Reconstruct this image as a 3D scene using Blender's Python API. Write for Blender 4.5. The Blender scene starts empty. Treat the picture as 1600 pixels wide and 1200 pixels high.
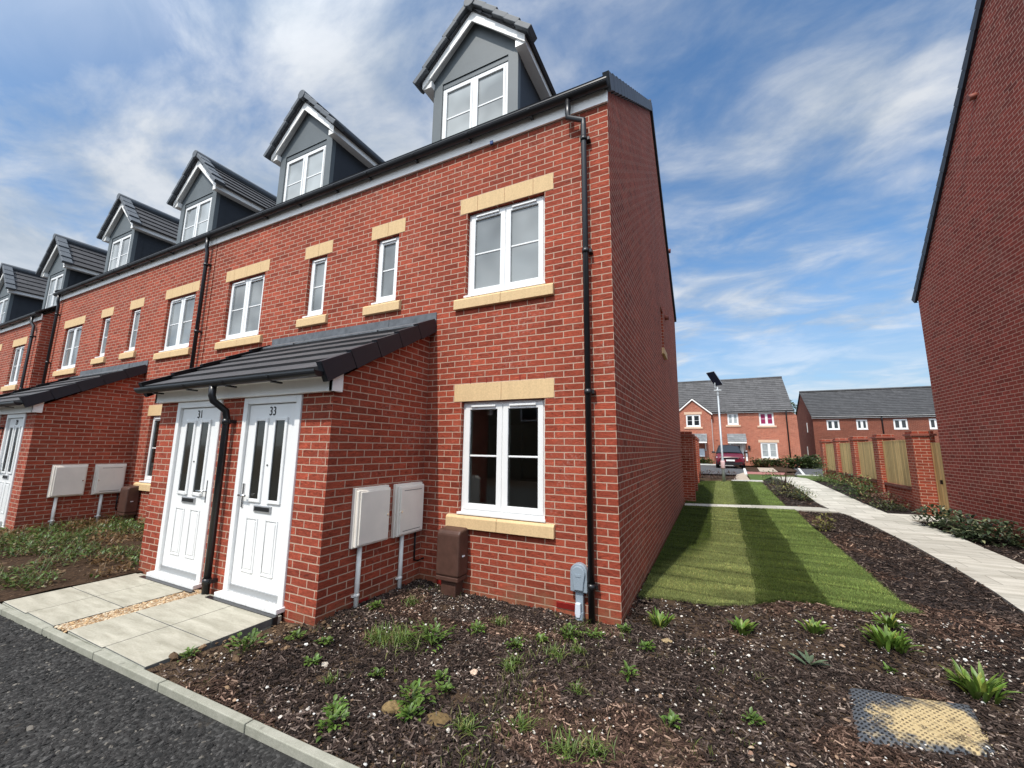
import bpy, bmesh, math, random
import numpy as np
from mathutils import Vector, Matrix, noise as mnoise

random.seed(7)
rng = np.random.default_rng(11)
scene = bpy.context.scene
COL = scene.collection
PI = math.pi

# ------------------------------------------------------------------ helpers
XF = [0.0, 1.0, 0.0, 0.0]          # x offset, x sign, y offset, z offset for the house being built


def setxf(ox=0.0, s=1.0, oy=0.0, oz=0.0):
    XF[:] = [ox, s, oy, oz]


class MB:
    def __init__(self):
        self.v, self.f, self.m, self.uv, self.sm = [], [], [], [], []

    def face(self, pts, mat=0, uv=None, smooth=False):
        ox, s, oy, oz = XF
        P = [(ox + s * p[0], p[1] + oy, p[2] + oz) for p in pts]
        if s < 0:
            P = P[::-1]
            if uv:
                uv = uv[::-1]
        if uv is None:
            a = Vector(P[1]) - Vector(P[0]); b = Vector(P[2]) - Vector(P[0])
            n = a.cross(b)
            if n.length < 1e-12 and len(P) > 3:
                n = (Vector(P[2]) - Vector(P[0])).cross(Vector(P[3]) - Vector(P[0]))
            ax, ay, az = abs(n.x), abs(n.y), abs(n.z)
            if az >= ax and az >= ay:
                uv = [(p[0], p[1]) for p in P]
            elif ax >= ay:
                uv = [(p[1], p[2]) for p in P]
            else:
                uv = [(p[0], p[2]) for p in P]
        i = len(self.v)
        self.v.extend(P)
        self.f.append(tuple(range(i, i + len(P))))
        self.m.append(mat); self.uv.append(uv); self.sm.append(smooth)

    def box(self, x0, x1, y0, y1, z0, z1, mat=0, skip=''):
        A, B = (x0, x1), (y0, y1)
        c = lambda i, j, k: ((x0, x1)[i], (y0, y1)[j], (z0, z1)[k])
        if 'y-' not in skip: self.face([c(0,0,0), c(1,0,0), c(1,0,1), c(0,0,1)], mat)
        if 'y+' not in skip: self.face([c(1,1,0), c(0,1,0), c(0,1,1), c(1,1,1)], mat)
        if 'x-' not in skip: self.face([c(0,1,0), c(0,0,0), c(0,0,1), c(0,1,1)], mat)
        if 'x+' not in skip: self.face([c(1,0,0), c(1,1,0), c(1,1,1), c(1,0,1)], mat)
        if 'z-' not in skip: self.face([c(0,1,0), c(1,1,0), c(1,0,0), c(0,0,0)], mat)
        if 'z+' not in skip: self.face([c(0,0,1), c(1,0,1), c(1,1,1), c(0,1,1)], mat)

    def obox(self, c, a, b, d, mat=0):
        """box from centre and three half vectors"""
        c, a, b, d = map(Vector, (c, a, b, d))
        q = lambda i, j, k: tuple(c + i * a + j * b + k * d)
        for F in ([(-1,-1,-1),(1,-1,-1),(1,-1,1),(-1,-1,1)], [(1,1,-1),(-1,1,-1),(-1,1,1),(1,1,1)],
                  [(-1,1,-1),(-1,-1,-1),(-1,-1,1),(-1,1,1)], [(1,-1,-1),(1,1,-1),(1,1,1),(1,-1,1)],
                  [(-1,1,-1),(1,1,-1),(1,-1,-1),(-1,-1,-1)], [(-1,-1,1),(1,-1,1),(1,1,1),(-1,1,1)]):
            self.face([q(*t) for t in F], mat)

    def extrude(self, poly, d, mat=0, caps=True):
        """3-D polygon swept along vector d"""
        d = Vector(d)
        P = [Vector(p) for p in poly]
        Q = [p + d for p in P]
        n = len(P)
        if caps:
            self.face([tuple(p) for p in P][::-1], mat); self.face([tuple(q) for q in Q], mat)
        for i in range(n):
            j = (i + 1) % n
            self.face([tuple(P[i]), tuple(P[j]), tuple(Q[j]), tuple(Q[i])], mat)

    def tube(self, path, r, n=12, mat=0, cap=True, smooth=True):
        path = [Vector(p) for p in path]
        rs = r if isinstance(r, (list, tuple)) else [r] * len(path)
        rings = []
        for i, p in enumerate(path):
            if i == 0: t = path[1] - p
            elif i == len(path) - 1: t = p - path[i - 1]
            else: t = (path[i + 1] - p).normalized() + (p - path[i - 1]).normalized()
            t.normalize()
            ref = Vector((0, 1, 0)) if abs(t.y) < .9 else Vector((1, 0, 0))
            a = t.cross(ref).normalized(); b = t.cross(a)
            rings.append([tuple(p + rs[i] * (math.cos(2*PI*k/n) * a + math.sin(2*PI*k/n) * b)) for k in range(n)])
        for i in range(len(rings) - 1):
            for k in range(n):
                l = (k + 1) % n
                self.face([rings[i][k], rings[i][l], rings[i+1][l], rings[i+1][k]], mat, smooth=smooth)
        if cap:
            self.face(rings[0][::-1], mat); self.face(rings[-1], mat)

    def build(self, name, mats, parent=None, org=None, bevel=0):
        if not isinstance(mats, (list, tuple)): mats = [mats]
        L = Vector((0, 0, 0))
        if parent is not None:
            q = parent
            while q is not None:
                L = L + q.location; q = q.parent
        elif org is not None:
            L = Vector(org)
        me = bpy.data.meshes.new(name)
        v = np.array(self.v, dtype=np.float64) - np.array(L)
        me.from_pydata(v.tolist(), [], self.f)
        uvl = me.uv_layers.new(name='UVMap')
        uvl.data.foreach_set('uv', np.array([c for u in self.uv for c in u], dtype=np.float32).ravel())
        me.polygons.foreach_set('material_index', np.array(self.m, dtype=np.int32))
        me.polygons.foreach_set('use_smooth', np.array(self.sm, dtype=bool))
        for m in mats: me.materials.append(m)
        me.update()
        o = bpy.data.objects.new(name, me)
        COL.objects.link(o)
        if parent is not None: o.parent = parent
        elif org is not None: o.location = org
        if bevel or any(self.sm):
            bm = bmesh.new(); bm.from_mesh(me)
            bmesh.ops.remove_doubles(bm, verts=bm.verts, dist=1e-5)
            bm.to_mesh(me); bm.free()
        if bevel:
            md = o.modifiers.new('bevel', 'BEVEL'); md.width = bevel; md.segments = 2; md.limit_method = 'ANGLE'
        return o


def tag(o, label=None, cat=None, group=None, kind=None):
    if label: o['label'] = label
    if cat: o['category'] = cat
    if group: o['group'] = group
    if kind: o['kind'] = kind
    return o


def empty(name, loc, label=None, cat=None, group=None):
    o = bpy.data.objects.new(name, None); COL.objects.link(o); o.location = loc
    o.empty_display_size = .2
    return tag(o, label, cat, group)


def mesh_np(name, verts, faces_quads, mats, cols=None, org=(0, 0, 0), parent=None, smooth=False, nper=4):
    """fast mesh of many equal-sized faces, with a per-vertex colour"""
    me = bpy.data.meshes.new(name)
    nv, nf = len(verts), len(faces_quads)
    me.vertices.add(nv); me.loops.add(nf * nper); me.polygons.add(nf)
    me.vertices.foreach_set('co', (np.asarray(verts, dtype=np.float32) - np.asarray(org, dtype=np.float32)).ravel())
    me.loops.foreach_set('vertex_index', np.asarray(faces_quads, dtype=np.int32).ravel())
    me.polygons.foreach_set('loop_start', np.arange(0, nf * nper, nper, dtype=np.int32))
    me.polygons.foreach_set('use_smooth', np.full(nf, smooth, dtype=bool))
    me.update(calc_edges=True)
    if cols is not None:
        at = me.color_attributes.new('Col', 'FLOAT_COLOR', 'POINT')
        c4 = np.ones((nv, 4), dtype=np.float32); c4[:, :3] = cols
        at.data.foreach_set('color', c4.ravel())
    if not isinstance(mats, (list, tuple)): mats = [mats]
    for m in mats: me.materials.append(m)
    o = bpy.data.objects.new(name, me); COL.objects.link(o)
    if parent is not None: o.parent = parent
    else: o.location = org
    return o


# ------------------------------------------------------------------ materials
class NT:
    def __init__(self, name):
        self.m = bpy.data.materials.new(name); self.m.use_nodes = True
        self.t = self.m.node_tree; self.t.nodes.clear()
        self.out = self.n('ShaderNodeOutputMaterial')
        self.b = self.n('ShaderNodeBsdfPrincipled')
        self.t.links.new(self.b.outputs[0], self.out.inputs[0])

    def n(self, typ, **kw):
        nd = self.t.nodes.new(typ)
        for k, v in kw.items(): setattr(nd, k, v)
        return nd

    def l(self, a, b): self.t.links.new(a, b)

    def noise(self, vec, scale, detail=4, rough=.6, dist=0.0):
        nd = self.n('ShaderNodeTexNoise'); nd.inputs['Scale'].default_value = scale
        nd.inputs['Detail'].default_value = detail; nd.inputs['Roughness'].default_value = rough
        nd.inputs['Distortion'].default_value = dist
        if vec is not None: self.l(vec, nd.inputs['Vector'])
        return nd

    def ramp(self, fac, stops):
        nd = self.n('ShaderNodeValToRGB'); cr = nd.color_ramp
        while len(cr.elements) < len(stops): cr.elements.new(.5)
        for e, (p, c) in zip(cr.elements, stops):
            e.position = p; e.color = (c, c, c, 1) if isinstance(c, (int, float)) else (*c, 1)
        self.l(fac, nd.inputs[0]); return nd.outputs[0]

    def mix(self, fac, a, b, mode='MIX'):
        nd = self.n('ShaderNodeMix', data_type='RGBA', blend_type=mode)
        for sock, val in ((nd.inputs[0], fac), (nd.inputs[6], a), (nd.inputs[7], b)):
            if hasattr(val, 'links'): self.l(val, sock)
            elif isinstance(val, (int, float)):
                sock.default_value = val if sock == nd.inputs[0] else (val, val, val, 1)
            else: sock.default_value = (*val, 1)
        return nd.outputs[2]

    def math(self, op, a, b=None):
        nd = self.n('ShaderNodeMath', operation=op)
        for i, val in enumerate((a, b)):
            if val is None: continue
            if hasattr(val, 'links'): self.l(val, nd.inputs[i])
            else: nd.inputs[i].default_value = val
        return nd.outputs[0]

    def bump(self, h, strength=.3, dist=.01):
        nd = self.n('ShaderNodeBump'); nd.inputs['Strength'].default_value = strength
        nd.inputs['Distance'].default_value = dist
        self.l(h, nd.inputs['Height']); self.l(nd.outputs[0], self.b.inputs['Normal'])

    def set(self, col=None, rough=None, spec=None, metal=None):
        for k, v in (('Base Color', col), ('Roughness', rough), ('Specular IOR Level', spec), ('Metallic', metal)):
            if v is None: continue
            if hasattr(v, 'links'): self.l(v, self.b.inputs[k])
            elif k == 'Base Color': self.b.inputs[k].default_value = (*v, 1)
            else: self.b.inputs[k].default_value = v
        return self.m

    @property
    def uv(self):
        nd = self.n('ShaderNodeUVMap'); nd.uv_map = 'UVMap'; return nd.outputs[0]

    @property
    def obj(self):
        return self.n('ShaderNodeTexCoord').outputs['Object']

    @property
    def pos(self):
        return self.n('ShaderNodeNewGeometry').outputs['Position']


def brick_mat(name, dark, light, mortar, stain=.25, bw=.225, rh=.075, ms=.0055):
    k = NT(name); uv = k.uv; pos = k.pos
    # tiny wobble so that no joint is ruler-straight
    wob = k.noise(uv, 9, 2); vm = k.n('ShaderNodeVectorMath', operation='MULTIPLY_ADD')
    sub = k.n('ShaderNodeVectorMath', operation='SUBTRACT'); k.l(wob.outputs['Color'], sub.inputs[0]); sub.inputs[1].default_value = (.5, .5, .5)
    k.l(sub.outputs[0], vm.inputs[0]); vm.inputs[1].default_value = (.007, .007, 0); k.l(uv, vm.inputs[2])
    br = k.n('ShaderNodeTexBrick'); br.offset = .5; br.squash = 1
    br.inputs['Color1'].default_value = (0, 0, 0, 1); br.inputs['Color2'].default_value = (1, 1, 1, 1)
    br.inputs['Mortar'].default_value = (.5, .5, .5, 1)
    br.inputs['Scale'].default_value = 1; br.inputs['Mortar Size'].default_value = ms
    br.inputs['Mortar Smooth'].default_value = .12; br.inputs['Bias'].default_value = 0
    br.inputs['Brick Width'].default_value = bw; br.inputs['Row Height'].default_value = rh
    k.l(vm.outputs[0], br.inputs['Vector'])
    mid = tuple((a + b) / 2 for a, b in zip(dark, light))
    col = k.ramp(br.outputs['Color'], [(0, dark), (.25, mid), (.7, mid), (1, light)])
    # drag-faced bricks: wavy darker creases
    mp = k.n('ShaderNodeMapping'); k.l(uv, mp.inputs['Vector']); mp.inputs['Scale'].default_value = (7, 24, 1)
    crease = k.noise(mp.outputs[0], 1.6, 5, .6, 1.6)
    cf = k.ramp(crease.outputs['Fac'], [(.28, .35), (.44, .9), (.56, 1.0), (.70, 1.5)])
    col = k.mix(1.0, col, cf, 'MULTIPLY')
    fine = k.noise(pos, 160, 3)
    col = k.mix(1.0, col, k.ramp(fine.outputs['Fac'], [(.3, .82), (.7, 1.16)]), 'MULTIPLY')
    big = k.noise(pos, .55, 4)
    col = k.mix(1.0, col, k.ramp(big.outputs['Fac'], [(.28, .78), (.72, 1.13)]), 'MULTIPLY')
    col = k.mix(k.ramp(k.noise(pos, 2.3, 5, .65).outputs['Fac'], [(.55, 0), (.8, .35)]), col, (.30, .14, .095))
    mcol = k.mix(k.noise(pos, 14, 3).outputs['Fac'], tuple(c * .72 for c in mortar), tuple(min(1, c * 1.2) for c in mortar))
    col = k.mix(br.outputs['Fac'], col, mcol)
    # pale lime bloom and mortar smears in patches
    e1 = k.noise(pos, 1.3, 6, .7); e2 = k.noise(pos, 26, 5, .75)
    ef = k.math('MULTIPLY', k.ramp(e1.outputs['Fac'], [(.52, 0), (.75, 1)]), k.ramp(e2.outputs['Fac'], [(.5, 0), (.72, 1)]))
    col = k.mix(k.math('MULTIPLY', ef, stain * 1.6), col, (.62, .5, .43))
    # soil splash close to the ground
    sz = k.n('ShaderNodeSeparateXYZ'); k.l(pos, sz.inputs[0])
    gr = k.math('MULTIPLY', k.ramp(sz.outputs['Z'], [(.12, 1), (.34, 0)]), k.ramp(k.noise(pos, 7, 4).outputs['Fac'], [(.35, 0), (.65, .75)]))
    col = k.mix(gr, col, (.2, .115, .06))
    h = k.math('ADD', k.math('MULTIPLY', br.outputs['Fac'], -1.0), k.math('MULTIPLY', crease.outputs['Fac'], .55))
    h = k.math('ADD', h, k.math('MULTIPLY', fine.outputs['Fac'], .12))
    k.bump(h, .55, .008)
    return k.set(col, .9, .25)


def noisy(name, col, var=.15, scale=20, rough=.6, spec=.4, bump=.0, bscale=60, metal=0, big=.08):
    k = NT(name); pos = k.pos
    n1 = k.noise(pos, scale, 4); n2 = k.noise(pos, 1.3, 3)
    c = k.mix(1.0, col, k.ramp(n1.outputs['Fac'], [(.3, 1 - var), (.7, 1 + var)]), 'MULTIPLY')
    c = k.mix(1.0, c, k.ramp(n2.outputs['Fac'], [(.3, 1 - big), (.7, 1 + big)]), 'MULTIPLY')
    if bump: k.bump(k.noise(pos, bscale, 4).outputs['Fac'], bump, .004)
    return k.set(c, rough, spec, metal)


def stone_mat(name, colr):
    k = NT(name); pos = k.pos
    mp = k.n('ShaderNodeMapping'); k.l(pos, mp.inputs['Vector']); mp.inputs['Scale'].default_value = (16, 16, 1.6)
    c = k.mix(1.0, colr, k.ramp(k.noise(mp.outputs[0], 1.0, 5, .6).outputs['Fac'], [(.3, .93), (.6, 1.02)]), 'MULTIPLY')
    c = k.mix(1.0, c, k.ramp(k.noise(pos, 55, 4).outputs['Fac'], [(.3, .9), (.7, 1.08)]), 'MULTIPLY')
    sp = k.noise(pos, 38, 3); c = k.mix(k.ramp(sp.outputs['Fac'], [(.68, 0), (.74, .45)]), c, (.22, .14, .07))
    k.bump(k.noise(pos, 130, 4).outputs['Fac'], .3, .004)
    return k.set(c, .85, .25)


def white_mat(name, colr, rough):
    """white plastic with a little soil splash close to the ground"""
    k = NT(name); pos = k.pos; sz = k.n('ShaderNodeSeparateXYZ'); k.l(pos, sz.inputs[0])
    c = k.mix(1.0, colr, k.ramp(k.noise(pos, 3, 4).outputs['Fac'], [(.3, .965), (.7, 1.0)]), 'MULTIPLY')
    d = k.math('MULTIPLY', k.ramp(sz.outputs['Z'], [(.19, 1), (.55, 0)]), k.ramp(k.noise(pos, 34, 5, .7).outputs['Fac'], [(.5, 0), (.72, .55)]))
    return k.set(k.mix(d, c, (.36, .28, .2)), rough, .5)


def tile_mat(name, col, tw=.33, th=10.0):
    k = NT(name); uv = k.uv
    br = k.n('ShaderNodeTexBrick'); br.offset = .5
    br.inputs['Color1'].default_value = (0, 0, 0, 1); br.inputs['Color2'].default_value = (1, 1, 1, 1)
    br.inputs['Mortar'].default_value = (0, 0, 0, 1); br.inputs['Scale'].default_value = 1
    br.inputs['Mortar Size'].default_value = .003; br.inputs['Mortar Smooth'].default_value = .3
    br.inputs['Brick Width'].default_value = tw; br.inputs['Row Height'].default_value = .3
    k.l(uv, br.inputs['Vector'])
    c = k.mix(br.outputs['Color'], tuple(x * .82 for x in col), tuple(x * 1.2 for x in col))
    c = k.mix(1.0, c, k.ramp(k.noise(k.pos, 5, 5).outputs['Fac'], [(.3, .8), (.7, 1.2)]), 'MULTIPLY')
    c = k.mix(k.math('MULTIPLY', br.outputs['Fac'], .75), c, tuple(x * .25 for x in col))
    k.bump(k.noise(k.pos, 120, 3).outputs['Fac'], .25, .003)
    return k.set(c, .68, .4)


def attr_mat(name, rough=.8, spec=.3, var=.2, scale=80, trans=0.0):
    k = NT(name)
    a = k.n('ShaderNodeVertexColor'); a.layer_name = 'Col'
    c = k.mix(1.0, a.outputs[0], k.ramp(k.noise(k.pos, scale, 3).outputs['Fac'], [(.3, 1 - var), (.7, 1 + var)]), 'MULTIPLY')
    k.set(c, rough, spec)
    if trans:
        tr = k.n('ShaderNodeBsdfTranslucent'); k.l(c, tr.inputs[0])
        ms = k.n('ShaderNodeMixShader'); ms.inputs[0].default_value = trans
        k.l(k.b.outputs[0], ms.inputs[1]); k.l(tr.outputs[0], ms.inputs[2]); k.l(ms.outputs[0], k.out.inputs[0])
    return k.m


def glass_mat(name, base, rough=.015, ior=1.5, boost=1.0, grad=False):
    k = NT(name)
    wob = k.noise(k.pos, 1.7, 2)
    k.bump(wob.outputs['Fac'], .05, .02)
    c = base
    if grad:   # ceiling and blind tones, with sky and cloud reflection painted into the colour
        n = k.noise(k.pos, 1.1, 2)
        c = k.mix(k.ramp(n.outputs['Fac'], [(.35, 0), (.65, 1)]), tuple(x * .6 for x in base), tuple(x * 1.3 for x in base))
    k.set(c, rough, .5 * boost)
    k.b.inputs['IOR'].default_value = ior
    k.b.inputs['Coat Weight'].default_value = .3
    k.b.inputs['Coat Roughness'].default_value = .01
    return k.m


M = {}
M['brick'] = brick_mat('red_brick', (.225, .041, .022), (.41, .080, .042), (.50, .35, .262), .5)
M['brick_side'] = M['brick']
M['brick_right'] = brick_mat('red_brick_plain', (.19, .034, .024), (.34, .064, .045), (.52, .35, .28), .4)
M['stone_far'] = None
M['brick_far'] = brick_mat('orange_brick', (.37, .10, .06), (.52, .17, .10), (.52, .36, .27), .15)
M['brick_far2'] = brick_mat('brown_brick', (.17, .045, .028), (.25, .072, .042), (.33, .2, .15), .1)
M['stone'] = stone_mat('reconstituted_stone', (.67, .475, .26))
M['stone_far'] = noisy('far_stone', (.66, .46, .33), .08, 40, .85, .25)
M['canopy'] = tile_mat('canopy_tile', (.19, .20, .205))
M['white'] = white_mat('white_upvc', (.84, .84, .83), .3)
M['fascia'] = noisy('white_fascia', (.92, .90, .86), .03, 5, .38, .45, big=.04)
M['black'] = noisy('black_plastic', (.012, .012, .014), .15, 12, .32, .5)
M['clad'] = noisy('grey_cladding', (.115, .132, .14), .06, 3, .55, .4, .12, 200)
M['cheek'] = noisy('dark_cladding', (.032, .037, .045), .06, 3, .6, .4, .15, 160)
M['tile'] = tile_mat('grey_roof_tile', (.062, .060, .063))
M['tile_far'] = tile_mat('far_roof_tile', (.088, .085, .085))
M['tile_far2'] = tile_mat('dark_far_roof_tile', (.058, .057, .058))
M['verge'] = noisy('grey_verge_unit', (.095, .105, .118), .1, 6, .55, .4, .1, 90)
M['verge_black'] = noisy('black_verge_unit', (.016, .019, .026), .1, 6, .45, .45)
M['lead'] = noisy('lead_flashing', (.098, .105, .116), .3, 9, .5, .5, .3, 20)
M['glass_up'] = glass_mat('upper_glass', (.22, .235, .235), grad=True)
M['glass_dorm'] = glass_mat('dormer_glass', (.34, .36, .355), grad=True)
M['glass_dark'] = glass_mat('dark_glass', (.008, .008, .006))
M['glass_door'] = glass_mat('door_glass', (.016, .016, .012), .12)
M['glass_far'] = glass_mat('far_glass', (.02, .024, .028))
M['net'] = noisy('net_curtain_glass', (.34, .36, .36), .2, 8, .25, .5)
M['purple'] = noisy('purple_curtain', (.27, .012, .075), .15, 9, .5, .4)
M['chrome'] = NT('brushed_chrome').set((.62, .62, .62), .25, .5, 1.0)
M['steel'] = NT('satin_steel').set((.60, .60, .60), .38, .5, .75)
M['alu'] = NT('grey_aluminium').set((.36, .37, .38), .45, .5, .5)
M['dark_metal'] = NT('dark_chrome').set((.10, .10, .10), .3, .5, .9)
M['meter'] = noisy('cream_grp_box', (.84, .79, .71), .04, 4, .42, .4, .06, 150)
M['pipe_white'] = noisy('cream_pipe', (.80, .79, .75), .05, 8, .4, .4)
M['brown'] = noisy('brown_plastic', (.078, .038, .028), .2, 10, .5, .4, .1, 120)
M['greybox'] = noisy('grey_polycarbonate', (.27, .32, .37), .06, 8, .4, .5)
M['greylight'] = noisy('pale_grey_cover', (.62, .66, .72), .05, 8, .4, .5)
M['airbrick'] = noisy('red_plastic_airbrick', (.26, .018, .014), .1, 20, .5, .4)
M['blue'] = NT('blue_plastic').set((.01, .06, .22), .5, .4)
M['terracotta'] = noisy('terracotta_vent', (.26, .085, .06), .1, 20, .6, .3)
M['chip'] = attr_mat('bark_chip', .9, .15, .35, 160)
M['grassblade'] = attr_mat('grass_blade', .65, .2, .15, 60, .3)
M['leaf'] = attr_mat('plant_leaf', .42, .4, .22, 45, .22)
M['stoneattr'] = attr_mat('loose_stone', .85, .25, .25, 120)
M['wood'] = None
M['number'] = NT('black_number').set((.02, .02, .02), .5, .3)
M['zinc'] = noisy('galvanised_steel', (.42, .45, .47), .12, 18, .45, .5, metal=.35)
M['solar'] = NT('solar_cell').set((.012, .016, .028), .18, .5)
M['pinksign'] = noisy('pink_white_sleeve', (.72, .50, .50), .08, 12, .5, .4)
M['rubber'] = noisy('tyre_rubber', (.014, .014, .015), .2, 30, .8, .3)
M['carpaint'] = noisy('dark_red_car_paint', (.12, .006, .017), .05, 4, .22, .6)
M['carblack'] = noisy('black_car_trim', (.010, .010, .012), .1, 10, .4, .5)
M['carglass'] = glass_mat('car_glass', (.012, .016, .022))
M['lamp'] = NT('headlamp_glass').set((.55, .57, .6), .1, .6)
M['plate'] = NT('white_number_plate').set((.75, .76, .74), .4, .4)


def wood_mat():
    k = NT('treated_fence_board'); uv = k.uv
    mp = k.n('ShaderNodeMapping'); k.l(uv, mp.inputs['Vector']); mp.inputs['Scale'].default_value = (30, 2.2, 1)
    g = k.noise(mp.outputs[0], 1.2, 6, .65, .6)
    c = k.ramp(g.outputs['Fac'], [(.25, (.44, .28, .11)), (.5, (.68, .48, .21)), (.75, (.80, .62, .32))])
    w = k.n('ShaderNodeTexBrick'); w.offset = 0
    w.inputs['Color1'].default_value = (.7, .7, .7, 1); w.inputs['Color2'].default_value = (1.1, 1.1, 1.1, 1)
    w.inputs['Mortar'].default_value = (.2, .2, .2, 1); w.inputs['Scale'].default_value = 1
    w.inputs['Brick Width'].default_value = .125; w.inputs['Row Height'].default_value = 50; w.inputs['Mortar Size'].default_value = .004
    k.l(uv, w.inputs['Vector'])
    c = k.mix(1.0, c, w.outputs['Color'], 'MULTIPLY')
    return k.set(c, .8, .25)


M['wood'] = wood_mat()


def clear_glass():
    k = NT('clear_glass')
    gl = k.n('ShaderNodeBsdfGlossy'); gl.inputs['Roughness'].default_value = .01
    tr = k.n('ShaderNodeBsdfTransparent'); tr.inputs[0].default_value = (.78, .80, .78, 1)
    fr = k.n('ShaderNodeFresnel'); fr.inputs['IOR'].default_value = 1.55
    ms = k.n('ShaderNodeMixShader'); k.l(k.math('MULTIPLY', fr.outputs[0], 1.3), ms.inputs[0])
    k.l(tr.outputs[0], ms.inputs[1]); k.l(gl.outputs[0], ms.inputs[2]); k.l(ms.outputs[0], k.out.inputs[0])
    return k.m


M['glass_clear'] = clear_glass()
M['room'] = noisy('magnolia_room', (.74, .68, .54), .05, 4, .9, .1)
M['floor'] = noisy('room_floor', (.10, .085, .06), .1, 9, .8, .2)


def mulch_mat():
    k = NT('mulch_bed'); pos = k.pos
    v = k.n('ShaderNodeTexVoronoi', feature='F1'); v.inputs['Scale'].default_value = 46
    mp = k.n('ShaderNodeMapping'); k.l(pos, mp.inputs['Vector']); mp.inputs['Scale'].default_value = (1, 1.9, 1); mp.inputs['Rotation'].default_value = (0, 0, .6)
    k.l(mp.outputs[0], v.inputs['Vector'])
    c = k.ramp(v.outputs['Color'], [(.1, (.010, .008, .008)), (.5, (.030, .022, .020)), (.85, (.075, .058, .052)), (1, (.17, .14, .12))])
    p = k.noise(pos, 2.1, 5, .65)
    # soil shows where the bark is thin, and beside the slabs
    s = k.ramp(p.outputs['Fac'], [(.60, 0), (.72, .6)])
    sx = k.n('ShaderNodeSeparateXYZ'); k.l(pos, sx.inputs[0])
    near = k.math('MULTIPLY', k.ramp(k.math('MULTIPLY', sx.outputs['X'], -1.0), [(.0, 0), (1, 0)]), 1.0)
    left = k.ramp(k.math('MULTIPLY_ADD', sx.outputs['X'], -.1), [(.215, 0), (.255, 1)])
    s = k.math('MAXIMUM', s, k.math('MULTIPLY', left, .8))
    soil = k.mix(k.noise(pos, 30, 5, .7).outputs['Fac'], (.045, .027, .016), (.16, .105, .062))
    c = k.mix(s, c, soil)
    h = k.math('ADD', v.outputs['Distance'], k.noise(pos, 60, 4).outputs['Fac'])
    k.bump(h, .9, .02)
    return k.set(c, .95, .15)


M['mulch'] = mulch_mat()


def soil_mat():
    k = NT('garden_soil'); pos = k.pos
    c = k.ramp(k.noise(pos, 24, 6, .7).outputs['Fac'], [(.3, (.022, .013, .008)), (.55, (.06, .035, .02)), (.75, (.14, .09, .055))])
    k.bump(k.noise(pos, 30, 6, .7).outputs['Fac'], .9, .03)
    return k.set(c, .95, .15)


M['soil'] = soil_mat()


def tarmac_mat(name, base, pale):
    k = NT(name); pos = k.pos
    v = k.n('ShaderNodeTexVoronoi', feature='F1'); v.inputs['Scale'].default_value = 58; k.l(pos, v.inputs['Vector'])
    c = k.ramp(v.outputs['Color'], [(.1, tuple(x * .45 for x in base)), (.6, base), (.93, pale), (1, tuple(x * 1.8 for x in pale))])
    n = k.noise(pos, 1.6, 5, .6)
    c = k.mix(1.0, c, k.ramp(n.outputs['Fac'], [(.3, .75), (.7, 1.2)]), 'MULTIPLY')
    mud = k.noise(pos, 2.6, 5, .7)
    c = k.mix(k.ramp(mud.outputs['Fac'], [(.62, 0), (.76, .5)]), c, (.13, .10, .068))
    k.bump(k.math('MULTIPLY', v.outputs['Distance'], -1.0), .7, .008)
    return k.set(c, .85, .3)


M['tarmac'] = tarmac_mat('rough_tarmac', (.027, .0255, .024), (.07, .067, .063))
M['tarmac_far'] = tarmac_mat('parking_tarmac', (.095, .095, .098), (.14, .14, .145))


def conc_mat(name, a, b, scale=3.0, streak=False, rough=.85, slab=None):
    k = NT(name); pos = k.pos
    vec = pos
    if streak:
        mp = k.n('ShaderNodeMapping'); k.l(pos, mp.inputs['Vector']); mp.inputs['Scale'].default_value = streak; vec = mp.outputs[0]
    n1 = k.noise(vec, scale, 6, .65, .4); n2 = k.noise(pos, 70, 4)
    c = k.mix(k.ramp(n1.outputs['Fac'], [(.3, 0), (.7, 1)]), a, b)
    c = k.mix(1.0, c, k.ramp(n2.outputs['Fac'], [(.3, .9), (.7, 1.08)]), 'MULTIPLY')
    h = k.noise(vec, scale * 4, 6)
    sp = k.noise(vec, 9, 3); c = k.mix(k.ramp(sp.outputs['Fac'], [(.70, 0), (.76, .5)]), c, tuple(x * .45 for x in a))
    if slab:
        br = k.n('ShaderNodeTexBrick'); br.offset = .5
        br.inputs['Color1'].default_value = (.84, .84, .83, 1); br.inputs['Color2'].default_value = (1.1, 1.1, 1.1, 1)
        br.inputs['Mortar'].default_value = (.45, .44, .42, 1); br.inputs['Scale'].default_value = 1
        br.inputs['Brick Width'].default_value = slab[0]; br.inputs['Row Height'].default_value = slab[1]
        br.inputs['Mortar Size'].default_value = .005; k.l(k.uv, br.inputs['Vector'])
        c = k.mix(1.0, c, br.outputs['Color'], 'MULTIPLY')
    k.bump(h.outputs['Fac'], .35, .006)
    return k.set(c, rough, .25)


M['slab'] = conc_mat('riven_slab', (.29, .27, .21), (.46, .43, .35), 2.6, (1.0, 4.5, 1))
M['slab_side'] = conc_mat('slab_edge', (.10, .10, .095), (.16, .16, .15), 6)
M['kerb'] = conc_mat('kerb_concrete', (.24, .24, .19), (.37, .36, .30), 5)
M['path'] = conc_mat('path_slabs', (.38, .355, .295), (.62, .59, .52), 1.6, (.8, 4.2, 1), slab=(.6, .45))
M['kerb_white'] = conc_mat('pale_edging', (.55, .54, .50), (.68, .67, .63), 4)
M['pinkpave'] = conc_mat('pink_block_paving', (.30, .12, .10), (.42, .19, .16), 6, slab=(.2, .1))
M['beige'] = conc_mat('beige_paving', (.36, .29, .22), (.46, .38, .30), 4)


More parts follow.
